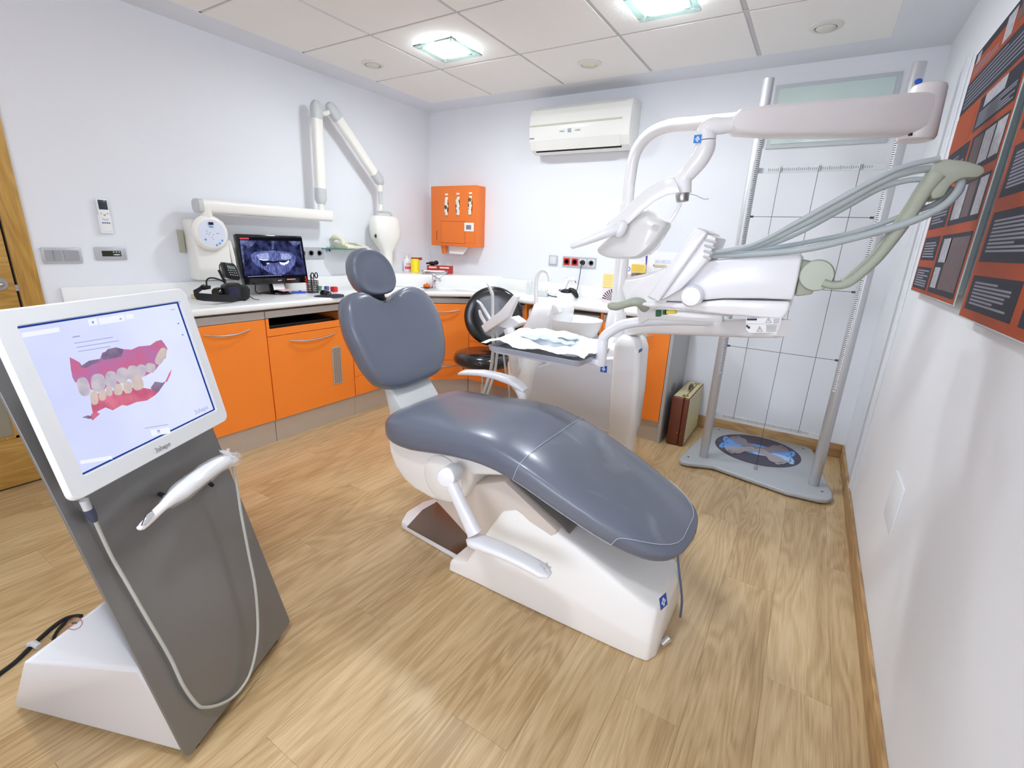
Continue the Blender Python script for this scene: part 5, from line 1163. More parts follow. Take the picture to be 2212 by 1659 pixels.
# black cables behind the screen
b = B(); tube(b, [px(553, 612, x=-3.18), px(552, 628, x=-3.18), px(562, 634, z=ZW + .005), px(585, 625, z=ZW + .006), px(600, 618, z=ZW + .01)], .0035, 6, 5)
tube(b, [px(615, 612, x=-3.22), px(616, 624, x=-3.2), px(630, 632, z=ZW + .004), px(650, 628, z=ZW + .004)], .0035, 6, 5)
tag(obj('screen_cable', b, RUBBER), 'black cable looping behind the foot of the computer screen', 'cable')
# digital camera with flash and strap
cm = thing('camera', 'black digital camera with upright flash and wide strap at the left of the screen', 'camera', zw(500, 648))
xc = -3.0
C_ = lambda u, v, x_=xc: px(u, v, x=x_)
b = B(); pl_ = [C_(489, 648), C_(487, 618), C_(497, 612), C_(516, 611), (C_(522, 616)), C_(523, 650), C_(510, 652)]
prism(b, pl_, (-.06, 0, 0), .004, 2); obj('body', b, BLACK, cm)
b = B(); prism(b, [C_(519, 617), C_(535, 617), C_(541, 625), C_(541, 643), C_(535, 648), C_(521, 649)], (-.07, 0, 0), .006, 2); obj('grip', b, BLACK, cm)
b = B(); prism(b, [C_(492, 620, xc + .002), C_(517, 620, xc + .002), C_(520, 642, xc + .002), C_(494, 640, xc + .002)], (-.004, 0, 0), .001, 1); obj('rear_display', b, mat('display_navy', (30, 30, 62), .15, coat=.5), cm)
lc = C_(474, 632, xc - .05)
b = B(); lathe(b, [(.0, .03), (.028, .03), (.032, .02), (.034, .0), (.034, -.05)], lc, (.35, -.94, 0), 24); obj('lens', b, BLACKG, cm)
text('brand_lettering', 'NIKON' if False else '', (0, 0, 0), (1, 0, 0), (0, 0, 1), .01, LGREY, cm) if False else None
b = B(); prism(b, [C_(483, 572), C_(487, 567), C_(505, 569), C_(510, 574), C_(520, 601), C_(516, 606), C_(499, 603), (C_(490, 599))], (-.045, 0, 0), .004, 2); fl = obj('flash', b, BLACK, cm)
b = B(); prism(b, [C_(490, 573, xc + .001), C_(507, 576, xc + .001), C_(509, 582, xc + .001), C_(492, 580, xc + .001)], (-.002, 0, 0)); obj('flash_display', b, mat('lcd_green', (112, 126, 122), .3), fl)
b = B()
for r in range(3):
    for c_ in range(4):
        p = C_(494 + c_ * 5 + r * 2.2, 583.5 + r * 5 + c_ * .5, xc + .0015); bb(b, p - V((.001, .0035, .002)), p + V((.001, .0035, .002)), 0)
obj('flash_keys', b, LGREY, fl)['kind'] = 'stuff'
b = B(); p = []
for k in range(70):
    t = k / 69; u = 473 + 14 * t; v = 583 + 27 * t; q = C_(u, v, xc - .005); p.append(q + V((.008 * math.cos(k * .9), .008 * math.sin(k * .9), 0)))
tube(b, [C_(486, 569, xc - .01), C_(478, 567, xc - .01), C_(474, 574, xc - .01)] + p, .0028, 6); obj('coiled_cord', b, RUBBER, cm)
b = B(); tube(b, [C_(447, 620), C_(446, 607), C_(452, 601), C_(464, 601), C_(478, 606), C_(488, 612)], .0045, 8, 4); obj('sync_cord', b, RUBBER, cm)
b = B(); rg = []
for u, v, h, x_ in ((440, 618, 5, xc - .02), (428, 627, 6, xc - .0), (418, 633, 7, xc + .02), (424, 640, 9, xc + .05), (440, 642, 10, xc + .07), (470, 644, 10, xc + .075), (498, 645, 10, xc + .05), (510, 645, 8, xc + .02)):
    c_ = px(u, v, x=x_); rg.append([c_ + V((0, 0, h * .0022)), c_ + V((.003, .002, h * .0022)), c_ + V((.003, .002, -h * .0022)), c_ + V((0, 0, -h * .0022))])
rg = [[V((p.x, p.y, max(p.z, ZW + .0005))) for p in r] for r in rg]; loft(b, rg); obj('strap', b, mat('strap_black', (34, 34, 38), .85, var=.15, bump=.3, bscale=500), cm, ang=60)
b = B(); prism(b, [C_(437, 620), C_(440, 616), C_(456, 617), C_(456, 624), C_(440, 627)], (-.03, 0, 0), .003); obj('strap_pad', b, BLACK, cm)
b = B(); tube(b, [zw(520, 647), zw(528, 650), zw(536, 645), zw(541, 641), zw(548, 646), zw(560, 648)], .003, 6, 4); obj('wrist_cord', b, RUBBER, cm)
b = B(); ell(b, zw(422, 645) + V((0, 0, .01)), (.02, .018, .012)); ell(b, zw(417, 643) + V((0, 0, .012)), (.012, .012, .012)); tag(obj('dental_cast', b, mat('plaster_cream', (206, 192, 150), .8, var=.08, bump=.6, bscale=90)), 'small cream plaster tooth model half under the camera strap', 'tooth model')
# pen cup with scissors and pens
pc_ = zw(676, 632)
pt = thing('pen_holder', 'black mesh pen holder right of the computer screen', 'pen holder', pc_)
b = B(); cx_, cy_ = pc_.x, pc_.y
prism(b, [(cx_ - .03, cy_ - .03, ZW), (cx_ + .03, cy_ - .03, ZW), (cx_ + .03, cy_ + .03, ZW), (cx_ - .03, cy_ + .03, ZW)], (0, 0, .004)); 
for a_, c_ in (((-.03, -.03), (.03, -.03)), ((.03, -.03), (.03, .03)), ((.03, .03), (-.03, .03)), ((-.03, .03), (-.03, -.03))):
    P0, P1 = V((cx_ + a_[0], cy_ + a_[1], ZW)), V((cx_ + c_[0], cy_ + c_[1], ZW)); d = P1 - P0
    for k in range(7): tube(b, [P0 + d * k / 6, P0 + d * k / 6 + V((0, 0, .09))], .0018, 4)
    for k in range(6): tube(b, [P0 + V((0, 0, .006 + k * .0165)), P1 + V((0, 0, .006 + k * .0165))], .0018, 4)
o_ = obj('mesh_cup', b, BLACK, pt); o_['kind'] = 'stuff'
for i_, (dx, dy, m_, L_, nm) in enumerate(((-.012, -.022, RED, .15, 'red'), (.01, -.01, BLACK, .16, 'black'), (.0, .012, mat('orange_pen', (230, 110, 40), .4), .14, 'orange'))):
    b = B(); tube(b, [V((cx_ + dx, cy_ + dy, ZW + .006)), V((cx_ + dx * 1.6, cy_ + dy * 1.6 - .004, ZW + L_ - .03))], .0045, 8); tag(obj('pen', b, m_), nm + ' pen standing in the black mesh pen holder', 'pen', 'pens in the pen holder')
sz = thing('scissors', 'scissors with black looped handles in the pen holder', 'scissors', (cx_, cy_, ZW))
b = B(); tube(b, [V((cx_ + .012, cy_ + .004, ZW + .01)), V((cx_ + .014, cy_ + .01, ZW + .10))], .003, 6); obj('blades', b, STEEL, sz)
for s_ in (-1, 1):
    b = B(); cc = V((cx_ + .015, cy_ + .012 + s_ * .016, ZW + .125)); tube(b, [cc + V((0, .012 * math.cos(t * .524), .020 * math.sin(t * .524))) for t in range(13)], .004, 8); obj('handle_loop', b, BLACK, sz)
# clutter beside it
def lump(name, u, v, s, m_, lb_, cat, kind='box', rz=.3):
    p = zw(u, v); b = B()
    if kind == 'box': box(b, p + V((0, 0, s[2] / 2)), s, Matrix.Rotation(rz, 3, 'Z'), min(s) * .15)
    elif kind == 'cup': lathe(b, [(s[0] * .7, 0), (s[0], s[2]), (s[0] * .93, s[2]), (s[0] * .65, .004), (.0, .004)], p, n=20)
    return tag(obj(name, b, m_), lb_, cat)
lump('plastic_clip', 645, 633, (.10, .03, .012), mat('blue_plastic', (40, 80, 200), .4), 'flat blue plastic clip lying in front of the pen holder', 'clip', rz=1.25)
lump('pouch_black', 648, 624, (.08, .09, .05), BLACK, 'crumpled black pouch behind the right edge of the computer screen', 'pouch', rz=.2)
lump('adhesive_roll', 690, 628, (.022, .02, .035), mat('green_clear_plastic', (120, 176, 130), .3, trans=.3), 'small pale green plastic pot right of the pen holder', 'pot', 'cup')
lump('toy_block', 706, 627, (.030, .03, .032), mat('blue_white_plastic', (90, 100, 170), .4), 'small blue and white plastic block beside the red cube', 'block')
lump('red_cube', 722, 630, (.042, .042, .038), RED, 'small red cube on the worktop right of the blue and white block', 'cube', rz=.15)
b = B(); tube(b, [px(664, 617, x=-3.18), px(672, 619, x=-3.17), px(684, 616, x=-3.18)], .002, 6); tag(obj('probe', b, mat('brass', (196, 160, 90), .3, metal=.8)), 'thin brass stick lying across the pen holder', 'stick')
b = B(); tube(b, [zw(730, 620), zw(745, 617), zw(760, 610), zw(772, 603)], .0012, 5, 4); tag(obj('thin_cord', b, LGREY), 'thin pale cord trailing along the worktop behind the headrest', 'cord')
# mouse and pad
mp0 = zw(710, 640)
b = B(); P = []
for k in range(28):
    a = 2 * math.pi * k / 28; r = 1 + .12 * math.cos(3 * a); P.append(V((mp0.x + .085 * r * math.cos(a), mp0.y + .11 * r * math.sin(a) + .02, ZW)))
prism(b, P, (0, 0, .004), .001, 1); tag(obj('mouse_pad', b, mat('pad_navy', (44, 46, 66), .8)), 'dark curved mouse pad near the front edge of the worktop', 'mouse pad')
ms_ = thing('computer_mouse', 'black computer mouse on the dark pad', 'mouse', mp0)
b = B(); c_ = px(704, 634, z=ZW + .012); rg = []
for k in range(9):
    t = -1 + k / 4; w_ = math.sqrt(max(1 - t * t, .02)); rg.append([V((c_.x + t * .055, c_.y + .032 * w_ * math.cos(a * .3491), ZW + .0045 + .034 * w_ ** .8 * max(0, math.sin(a * .3491)) * (1 - .2 * t))) for a in range(0, 18)])
loft(b, rg); obj('shell', b, BLACKG, ms_, ang=80)
b = B(); ell(b, (c_.x + .03, c_.y, ZW + .034), (.010, .004, .004), u=10, v=6); obj('wheel', b, GREYP, ms_)

# ================================================================== CORNER
fa = px(938, 622, z=ZW)
tp = thing('tap', 'chrome single-lever tap behind the corner sink', 'tap', fa)
dS = (V((sc.x, sc.y, 0)) - V((fa.x, fa.y, 0))).normalized()
b = B(); lathe(b, [(.0, .0), (.028, .0), (.026, .01), (.021, .02), (.020, .10), (.0, .10)], fa, n=24); tube(b, [fa + V((0, 0, .06)), fa + dS * .06 + V((0, 0, .085)), fa + dS * .13 + V((0, 0, .075))], [.018, .013, .012], 14, 3); obj('body', b, CHROME, tp)
b = B(); ell(b, fa + V((0, 0, .112)), (.024, .024, .018)); tube(b, [fa + V((0, 0, .12)), px(947, 602, y=fa.y - .02), px(960, 594, y=fa.y - .04)], [.008, .004, .0035], 10, 3); obj('lever', b, CHROME, tp)
po = px(922, 622, z=ZW)
pmk = thing('toy_pumpkin', 'little orange pumpkin ornament left of the tap', 'ornament', po)
b = B()
for k in range(8):
    a = k * math.pi / 4; ell(b, po + V((.015 * math.cos(a), .015 * math.sin(a), .018)), (.017, .017, .018), u=10, v=8)
obj('body', b, mat('pumpkin_orange', (222, 106, 40), .5), pmk)
b = B(); tube(b, [po + V((0, 0, .03)), po + V((.003, 0, .046))], [.004, .003], 8); obj('stem', b, mat('stem_brown', (120, 90, 50), .7), pmk)
b = B(); bb(b, (po.x - .035, po.y - .04, ZW), (po.x + .035, po.y + .04, ZW + .004), .002); obj('base', b, BLACK, pmk)
ZL = 1.0355
zlp = lambda u, v: px(u, v, z=ZL)
bo = zlp(880, 586)
bt = thing('pump_bottle', 'white pump bottle with a pink label, left of the yellow container', 'bottle', bo)
b = B(); lathe(b, [(.0, .0), (.034, .0), (.035, .005), (.035, .09), (.030, .108), (.016, .120), (.012, .124), (.012, .132), (.0, .132)], bo, n=26); obj('bottle', b, WHITE2, bt)
b = B(); lathe(b, [(.013, .130), (.013, .145), (.006, .147), (.005, .165), (.0, .165)], bo, n=16); tube(b, [bo + V((0, 0, .166)), bo + V((.022, -.006, .168)), bo + V((.032, -.01, .162))], .005, 8, 2); obj('pump', b, WHITE, bt)
def wrap(c, r, a0, a1, z0, z1, m_, name, par):
    b = B(); P = [(a0 + (a1 - a0) * k / 10) for k in range(11)]
    for p_, q_ in zip(P, P[1:]): face(b, [c + V((r * math.cos(p_), r * math.sin(p_), z0)), c + V((r * math.cos(q_), r * math.sin(q_), z0)), c + V((r * math.cos(q_), r * math.sin(q_), z1)), c + V((r * math.cos(p_), r * math.sin(p_), z1))])
    return obj(name, b, m_, par)
wrap(bo, .0356, -1.5, .6, .022, .048, mat('label_pink', (226, 80, 120), .5), 'label', bt)
wrap(bo, .0356, -1.1, .3, .058, .080, mat('label_lilac', (222, 180, 196), .5), 'label_print', bt)
yo = zlp(900, 586) + V((-.0, .0, 0)); yo = px(897, 588, z=ZL)
yc = thing('sharps_container', 'yellow sharps container with a red lid on the corner ledge', 'sharps container', yo)
b = B(); lathe(b, [(.0, .0), (.040, .0), (.041, .006), (.041, .098), (.036, .112), (.034, .128), (.0, .128)], yo, n=30); obj('body', b, YELLOW, yc)
b = B(); lathe(b, [(.036, .124), (.037, .134), (.0, .136)], yo, n=26); ell(b, yo + V((.035, .035, .125)), (.017, .017, .013)); obj('lid', b, mat('dark_red_plastic', (166, 36, 34), .4), yc)
rb = zlp(938, 585)
bx = thing('red_box', 'flat red cardboard box behind the steel tray on the corner ledge', 'box', rb)
b = B(); c_ = V((-3.0, 3.52, ZL)); box(b, c_ + V((0, 0, .035)), (.24, .07, .07), Matrix.Rotation(.62, 3, 'Z'), .002, 1); obj('carton', b, mat('red_carton', (178, 52, 46), .6, var=.05), bx)
b = B(); R_ = Matrix.Rotation(.62, 3, 'Z'); nfc = R_ @ V((0, -1, 0)); axb = R_ @ V((1, 0, 0)); quad(b, c_ + V((0, 0, .035)) + nfc * .0355, axb, V((0, 0, 1)), -.10, .012, -.03, .026, .0005); quad(b, c_ + V((0, 0, .035)) + nfc * .0355, axb, V((0, 0, 1)), .0, .012, .085, .026, .0005); obj('box_lettering', b, mat('carton_pale', (238, 214, 205), .6), bx)
b = B(); ell(b, c_ + V((-.06, -.04, .088)), (.045, .03, .018)); ell(b, c_ + V((-.03, -.02, .095)), (.025, .02, .02)); tube(b, [c_ + V((-.08, -.05, .09)), c_ + V((-.11, -.07, .085))], .008, 8); tag(obj('rubber_bulb', b, RUBBER), 'crumpled black rubber item lying on top of the red box', 'rubber item')
st_ = thing('steel_tray', 'shallow steel dish at the edge of the corner ledge, before the red box', 'dish', zlp(935, 588))
R_ = Matrix.Rotation(math.atan2(dv.y, dv.x), 3, 'Z'); c_ = V((-2.93, 3.36, ZL))
def rot_ring(c, hx, hy, z, r=.02):
    return [c + R_ @ V((p.x, p.y, 0)) + V((0, 0, z)) for p in rrect(-hx, hx, -hy, hy, 0, r)]
b = B(); loft(b, [rot_ring(c_, .10, .05, .0), rot_ring(c_, .115, .065, .028), rot_ring(c_, .12, .07, .028), rot_ring(c_, .12, .07, .030), rot_ring(c_, .112, .062, .030), rot_ring(c_, .096, .046, .003)]); obj('dish', b, STEEL, st_, ang=45)
yt = c_ + V((-.03, .02, .0)); b = B(); ell(b, V((-3.03, 3.44, ZL + .055)), (.018, .012, .012)); 
b.free()
# orange dispenser on the back wall
od = thing('glove_dispenser', 'orange wall dispenser with three glove slots above the corner sink', 'dispenser', (-2.95, YB, 1.28))
b = B(); bb(b, (-3.222, 3.652, 1.285), (-2.69, YB, 1.818), .003); hx = obj('housing', b, ORSTEEL, od)
YFc = 3.652
df = lambda u, v: px(u, v, y=YFc)
GLV = mat('glove_latex', (232, 228, 214), .6, var=.12, bump=.8, bscale=60)
for i_, (u, v) in enumerate(((964.5, 446), (989, 445), (1016, 444))):
    c_ = df(u, v)
    b = B(); P = []
    for k in range(24):
        a = 2 * math.pi * k / 24; s_ = math.sin(a); P.append(V((c_.x + .024 * math.copysign(abs(math.cos(a)) ** .8, math.cos(a)), YFc, c_.z + .088 * math.copysign(abs(s_) ** 1.25, s_) if abs(s_) > 0 else c_.z)))
    prism(b, P, (0, -.001, 0)); sl = obj('slot', b, DARK, od)
    b = B()
    for k in range(7):
        ell(b, (c_.x + random.uniform(-.006, .008), YFc - .004, c_.z - .066 + k * .022), (.018, .010, .017), u=12, v=8)
    for v_ in b.verts: v_.co += V((random.uniform(-1, 1), 0, random.uniform(-1, 1))) * .003
    obj('glove', b, GLV, sl)
    if i_ != 1:
        b = B(); bb(b, (c_.x - .018, YFc - .0155, c_.z - .02), (c_.x + .018, YFc - .013, c_.z + (.01 if i_ == 0 else -.01)), .001); b.free()
        b = B(); ell(b, (c_.x, YFc - .012, c_.z - .008 if i_ == 0 else c_.z + .05), (.018, .006, .017)); obj('glove_box_print', b, mat('box_olive', (96, 84, 50), .6, var=.3, scale=90), sl)
    b = B(); bb(b, (c_.x - .017, YFc - .0015, c_.z + .098), (c_.x + .017, YFc - .0003, c_.z + .112)); obj('size_label', b, PAPER, od)
fl0, fl1 = df(953, 478), df(1004, 526)
b = B()
for x0_, x1_, z0_, z1_ in ((fl0.x - .0025, fl1.x + .0025, fl0.z, fl0.z + .0025), (fl0.x - .0025, fl1.x + .0025, fl1.z - .0025, fl1.z), (fl0.x - .0025, fl0.x, fl1.z, fl0.z), (fl1.x, fl1.x + .0025, fl1.z, fl0.z)): bb(b, (x0_, YFc - .0008, z0_), (x1_, YFc + .001, z1_))
obj('flap_gap', b, mat('gap_brown', (120, 50, 16), .7), od)['kind'] = 'stuff'
b = B(); bb(b, (fl0.x, YFc - .003, fl1.z), (fl1.x, YFc, fl0.z), .001, 1); obj('towel_flap', b, ORSTEEL, od)
b = B(); bb(b, (fl1.x + .003, YFc - .0025, fl1.z + .005), (df(1026, 500).x, YFc, fl0.z), .001, 1); obj('side_flap', b, ORSTEEL, od)
b = B(); bb(b, (df(941.5, 0).x - .002, YFc - .001, df(941, 518).z), (df(941.5, 0).x + .002, YFc + .001, df(941, 498).z)); obj('level_slot', b, DARK, od)
b = B(); a_, c_ = df(1004, 481), df(1024, 500); bb(b, (a_.x, YFc - .006, c_.z), (c_.x, YFc - .004, a_.z)); nt_ = obj('paper_note', b, PAPER, od)
b = B(); bb(b, (a_.x + .02, YFc - .0068, c_.z + .015), (c_.x - .03, YFc - .006, a_.z - .02)); obj('note_print', b, PGREY, nt_)
b = B(); lathe(b, [(.034, 0), (.026, -.05), (.022, -.075), (.0, -.075)], (df(952, 0).x, 3.70, 1.286), n=20); obj('soap_spout', b, ORSTEEL, od)
b = B(); a_, c_ = px(970, 535, y=3.70), px(1010, 550, y=3.70); prism(b, [(a_.x, 3.70, 1.284), (c_.x, 3.70, 1.284), (c_.x, 3.70, 1.27), (c_.x - .05, 3.695, c_.z + .0), (a_.x + .01, 3.695, c_.z)], (0, .002, 0)); obj('paper_towel', b, PAPER, od)
# air conditioner
ac = thing('air_conditioner', 'white wall-mounted air conditioner high on the back wall', 'air conditioner', (-1.7, YB, 2.04))
b = B(); pr = [(YB, 2.05), (3.70, 2.035), (3.63, 2.06), (3.595, 2.12), (3.585, 2.20), (3.595, 2.30), (3.615, 2.345), (3.64, 2.365), (YB, 2.37)]
prism(b, [(-2.135, y_, z_) for y_, z_ in pr], (.83, 0, 0), .008, 3); obj('body', b, mat('ac_white', (232, 232, 226), .35, var=.008, coat=.15), ac, ang=30)
b = B(); bb(b, (-2.128, 3.583, 2.222), (-1.365, 3.592, 2.234), .001); obj('groove', b, mat('ac_groove', (196, 196, 176), .5), ac)
b = B()
for k in range(3): bb(b, (-2.10, 3.612 + k * .012, 2.343 + k * .0085), (-1.37, 3.616 + k * .012, 2.349 + k * .0085), .001, 1)
obj('intake_ribs', b, mat('ac_rib', (206, 206, 200), .5), ac)['kind'] = 'stuff'
b = B(); prism(b, [(-2.08, 3.592, 2.125), (-1.375, 3.592, 2.125), (-1.375, 3.632, 2.056), (-2.08, 3.632, 2.056)], (0, -.004, -.002), .001, 1); obj('air_flap', b, _M['ac_white'], ac)
b = B(); prism(b, [(-2.085, 3.634, 2.056), (-1.37, 3.634, 2.056), (-1.37, 3.643, 2.048), (-2.085, 3.643, 2.048)], (0, -.003, -.003)); obj('flap_gap', b, DARK, ac)
b = B(); bb(b, (-1.79, 3.580, 2.165), (-1.765, 3.587, 2.19), .001); obj('emblem', b, mat('emblem_blue_grey', (150, 165, 180), .4), ac)
for x0 in (-1.86, -1.73): 
    b = B(); 
    for k in range(4): bb(b, (x0 + k * .011, 3.583, 2.170), (x0 + k * .011 + .007, 3.587, 2.180))
    obj('front_print', b, mat('faint_print', (190, 192, 192), .5), ac)['kind'] = 'stuff'
b = B(); bb(b, (-2.125, 3.584, 2.138), (-2.085, 3.5885, 2.144)); obj('brand_print', b, PGREY, ac)
# switch and sockets on the back wall
s2 = thing('light_switch', 'single silver light switch left of the red sockets', 'light switch', (-1.94, YB, 1.2))
b = B(); bb(b, (-1.99, YB - .011, 1.165), (-1.905, YB, 1.252), .004); obj('plate', b, SILV, s2)
b = B(); bb(b, (-1.977, YB - .015, 1.178), (-1.918, YB - .010, 1.240), .003); obj('rocker', b, mat('rocker_pale', (214, 216, 220), .4), s2)
REDS = mat('socket_red', (214, 52, 48), .4)
ss = sockets('socket_strip', None, (-1.858, YB, 1.162), (1, 0, 0), (0, -1, 0), 4, SILV, 'silver strip of four power sockets, two red, on the back wall', 'power socket', (-1.7, YB, 1.2), [REDS, REDS, mat('socket_pale', (216, 218, 222), .4), _M['rocker_pale']])
plg = thing('power_plug', 'black power plug with hanging cord in the third socket', 'plug', (-1.655, YB - .03, 1.2))
b = B(); cyl(b, (-1.664, YB - .012, 1.208), (-1.664, YB - .045, 1.208), .018, .014); obj('plug_body', b, BLACK, plg)
b = B(); tube(b, [(-1.664, YB - .04, 1.20), (-1.668, YB - .042, 1.12), (-1.675, YB - .05, 1.02), (-1.68, YB - .07, .95), (-1.70, YB - .12, ZW + .004)], .003, 8, 4); obj('cord', b, RUBBER, plg)
# curing-light station
gp = px(1222, 644, z=ZW)
cl_ = thing('curing_light_stand', 'white domed charging stand holding a curing light handpiece', 'curing light', gp)
b = B(); c_ = gp + V((-.01, .05, 0)); lathe(b, [(.0, .0), (.098, .0), (.099, .012), (.085, .035), (.06, .058), (.03, .068), (.0, .07)], c_, n=32); obj('dome', b, WHITE2, cl_)
b = B(); ell(b, c_ + V((.005, -.045, .052)), (.05, .035, .022)); obj('dark_cradle', b, BLACK, cl_)
b = B(); ell(b, c_ + V((-.045, -.02, .055)), (.028, .02, .014)); obj('violet_cradle', b, mat('violet_plastic', (86, 84, 160), .4), cl_)
yy = c_.y - .04; g_ = lambda u, v: px(u, v, y=yy)
b = B(); tube(b, [g_(1216, 628), g_(1221, 616), g_(1226, 606), g_(1232, 603), g_(1240, 604)], [.022, .018, .017, .018, .016], 16, 4, rnd=True); obj('handpiece', b, WHITE2, cl_)
b = B(); ell(b, g_(1228, 602), (.016, .014, .007)); obj('handpiece_display', b, BLACK, cl_)
b = B(); tube(b, [g_(1239, 606), g_(1242, 607), g_(1244, 611)], [.005, .005, .004], 8, 3); obj('light_tip', b, mat('tip_red', (170, 40, 30), .3), cl_)
b = B(); tube(b, [g_(1232, 626), g_(1240, 630), g_(1246, 640)], [.018, .022, .016], 12, 3, rnd=True); obj('charger_arm', b, BLACK, cl_)
# small steel rack and glass jar
rk = thing('glass_jar', 'clear glass jar of metal tools behind the white water spout', 'jar', zw(1145, 637))
c_ = zw(1144, 636); b = B(); lathe(b, [(.0, .002), (.030, .002), (.032, .09), (.029, .09), (.027, .006), (.0, .006)], c_, n=24); obj('jar', b, GLASS, rk)
for k in range(4):
    b = B(); tube(b, [c_ + V((.012 * math.cos(k * 1.6), .012 * math.sin(k * 1.6), .008)), c_ + V((.022 * math.cos(k * 1.6), .022 * math.sin(k * 1.6), .11))], .0022, 6); obj('tool', b, STEEL, rk)
rk = thing('bur_block', 'small clear block with metal bits and a black cable, left of the curing light', 'bur stand', zw(1170, 640))
c_ = zw(1172, 640); b = B(); bb(b, c_ + V((-.05, -.025, 0)), c_ + V((.05, .025, .03)), .004); obj('block', b, mat('frost_plastic', (226, 230, 234), .3, trans=.3), rk)
for k in range(6):
    b = B(); p = c_ + V((-.04 + k * .016, .0, .03)); tube(b, [p, p + V((0, 0, .012 + .01 * (k % 3)))], .002, 6); obj('bit', b, STEEL, rk)
b = B(); tube(b, [c_ + V((.045, .0, .02)), c_ + V((.06, .0, .012)), c_ + V((.10, .01, .006)), c_ + V((.14, .015, .006))], .004, 8, 3); obj('cable', b, RUBBER, rk)
# yellow notes, booklets, desk sign at the right of the worktop
def upright(name, u0, v0, u1, v1, y, m_, lb_, cat, th=.004, grp=None, lean=0.):
    a_, c_ = px(u0, v0, y=y), px(u1, v1, y=y); b = B(); bb(b, (min(a_.x, c_.x), y, min(a_.z, c_.z)), (max(a_.x, c_.x), y + th, max(a_.z, c_.z)), .0006, 1)
    return tag(obj(name, b, m_), lb_, cat, grp)
n1 = upright('sticky_note', 1303.5, 591, 1326, 622, 3.62, NOTE, 'yellow lined note standing above the striped card', 'note')
def lines(par, x0, x1, z0, z1, y, n, m_):
    b = B()
    for k in range(n):
        zz = z0 + (z1 - z0) * (k + .5) / n; face(b, [V((x0, y, zz)), V((x1 - random.uniform(0, .25) * (x1 - x0), y, zz)), V((x1 - .1 * (x1 - x0), y, zz + .002)), V((x0, y, zz + .002))])
    o = obj('handwriting', b, m_, par); o['kind'] = 'stuff'
a_, c_ = px(1306, 594, y=3.619), px(1323, 619, y=3.619); lines(n1, a_.x, c_.x, c_.z, a_.z, 3.6192, 6, mat('note_ink', (196, 176, 110), .8))
b = B(); a_, c_ = px(1302, 622, y=3.625), px(1325, 648, y=3.625); zb = ZW + .001
cd2 = thing('striped_card', 'pale card with a dark striped fan picture leaning below the yellow note', 'card', (a_.x, 3.63, ZW))
bb(b, (a_.x, 3.625, zb), (c_.x, 3.629, a_.z + .03), .0005, 1); obj('card', b, mat('card_pale', (226, 216, 216), .6), cd2)
z0_ = zb + .005; wdt = c_.x - a_.x
for k in range(7):
    t0 = 90 + k * 12.5; b = B(); rr_ = wdt * .98; ox_ = c_.x
    P = [V((ox_, 3.6245, z0_))] + [V((ox_ + rr_ * math.cos(math.radians(t)), 3.6245, z0_ + rr_ * math.sin(math.radians(t)))) for t in (t0, t0 + 6.5)]
    face(b, P); obj('dark_stripe', b, mat('stripe_dark', (74, 44, 62), .6), cd2)
bk = thing('booklet_stand', 'clear stand of dental booklets on the worktop behind the light pole', 'booklet stand', px(1375, 610, y=3.6))
def bx4(name, u0, v0, u1, v1, y, m_, th=.006):
    a_, c_ = px(u0, v0, y=y), px(u1, v1, y=y); b = B(); bb(b, (min(a_.x, c_.x), y, min(a_.z, c_.z)), (max(a_.x, c_.x), y + th, max(a_.z, c_.z)), .0006, 1); return obj(name, b, m_, bk)
bx4('white_booklet', 1354, 561, 1392, 592, 3.64, PAPER); bx4('white_booklet', 1353, 592, 1390, 645, 3.645, mat('skin_print', (222, 190, 180), .6, var=.25, scale=25))
bx4('photo_booklet', 1364, 590, 1392, 615, 3.62, mat('photo_print', (150, 130, 130), .5, var=.6, scale=40)); bx4('stand_edge', 1362, 590, 1393, 592.5, 3.612, PRINT, .01)
n2 = upright('sticky_note', 1364.5, 570, 1394, 590, 3.61, mat('note_amber', (226, 196, 96), .8, var=.04), 'amber note stuck across the booklets behind the operating light pole', 'note')
a_, c_ = px(1367, 572, y=3.609), px(1391, 588, y=3.609); lines(n2, a_.x, c_.x, c_.z, a_.z, 3.6092, 4, mat('amber_ink', (196, 160, 60), .8))
b = B(); c_ = px(1357, 581, y=3.638); 
for k in range(6):
    a = k * 1.047; ell(b, c_ + V((.014 * math.cos(a), 0, .014 * math.sin(a))), (.006, .002, .006), u=8, v=6)
obj('round_logo', b, mat('logo_multi', (120, 120, 200), .5, var=.5, scale=60), bk)
b = B(); p = px(1397, 549, y=3.62); tube(b, [p, V((p.x + .002, 3.63, p.z - .06)), V((p.x + .004, 3.64, ZW + .02))], [.009, .005, .004], 8); pn_o = obj('violet_pen', b, mat('violet_pen', (96, 76, 150), .4)); tag(pn_o, 'pen with a violet top standing beside the booklets', 'pen')
dk = thing('desk_sign', 'white desk sign with pale blue lettering and a pencil, right of the booklets', 'sign', px(1425, 600, y=3.66))
b = B(); a_, c_ = px(1402, 542, y=3.68), px(1462, 610, y=3.68); bb(b, (a_.x, 3.68, ZW), (c_.x, 3.684, a_.z), .001, 1); obj('sign_board', b, PAPER, dk)
text('sign_lettering', 'SAU ARCOS', V((px(1414, 568, y=3.679).x, 3.6795, px(1414, 568, y=3.679).z)), (1, 0, 0), (0, 0, 1), .036, mat('lettering_pale_blue', (176, 190, 232), .6), dk, sx=.62)
b = B(); p0_, p1_ = px(1412, 573, y=3.67), px(1440, 574, y=3.67); tube(b, [p0_, p1_], .004, 8); obj('pencil', b, mat('pencil_ochre', (224, 186, 110), .5), dk)
b = B(); ell(b, p0_, (.005, .005, .005), u=8, v=6); obj('pencil_tip', b, BLACK, dk)
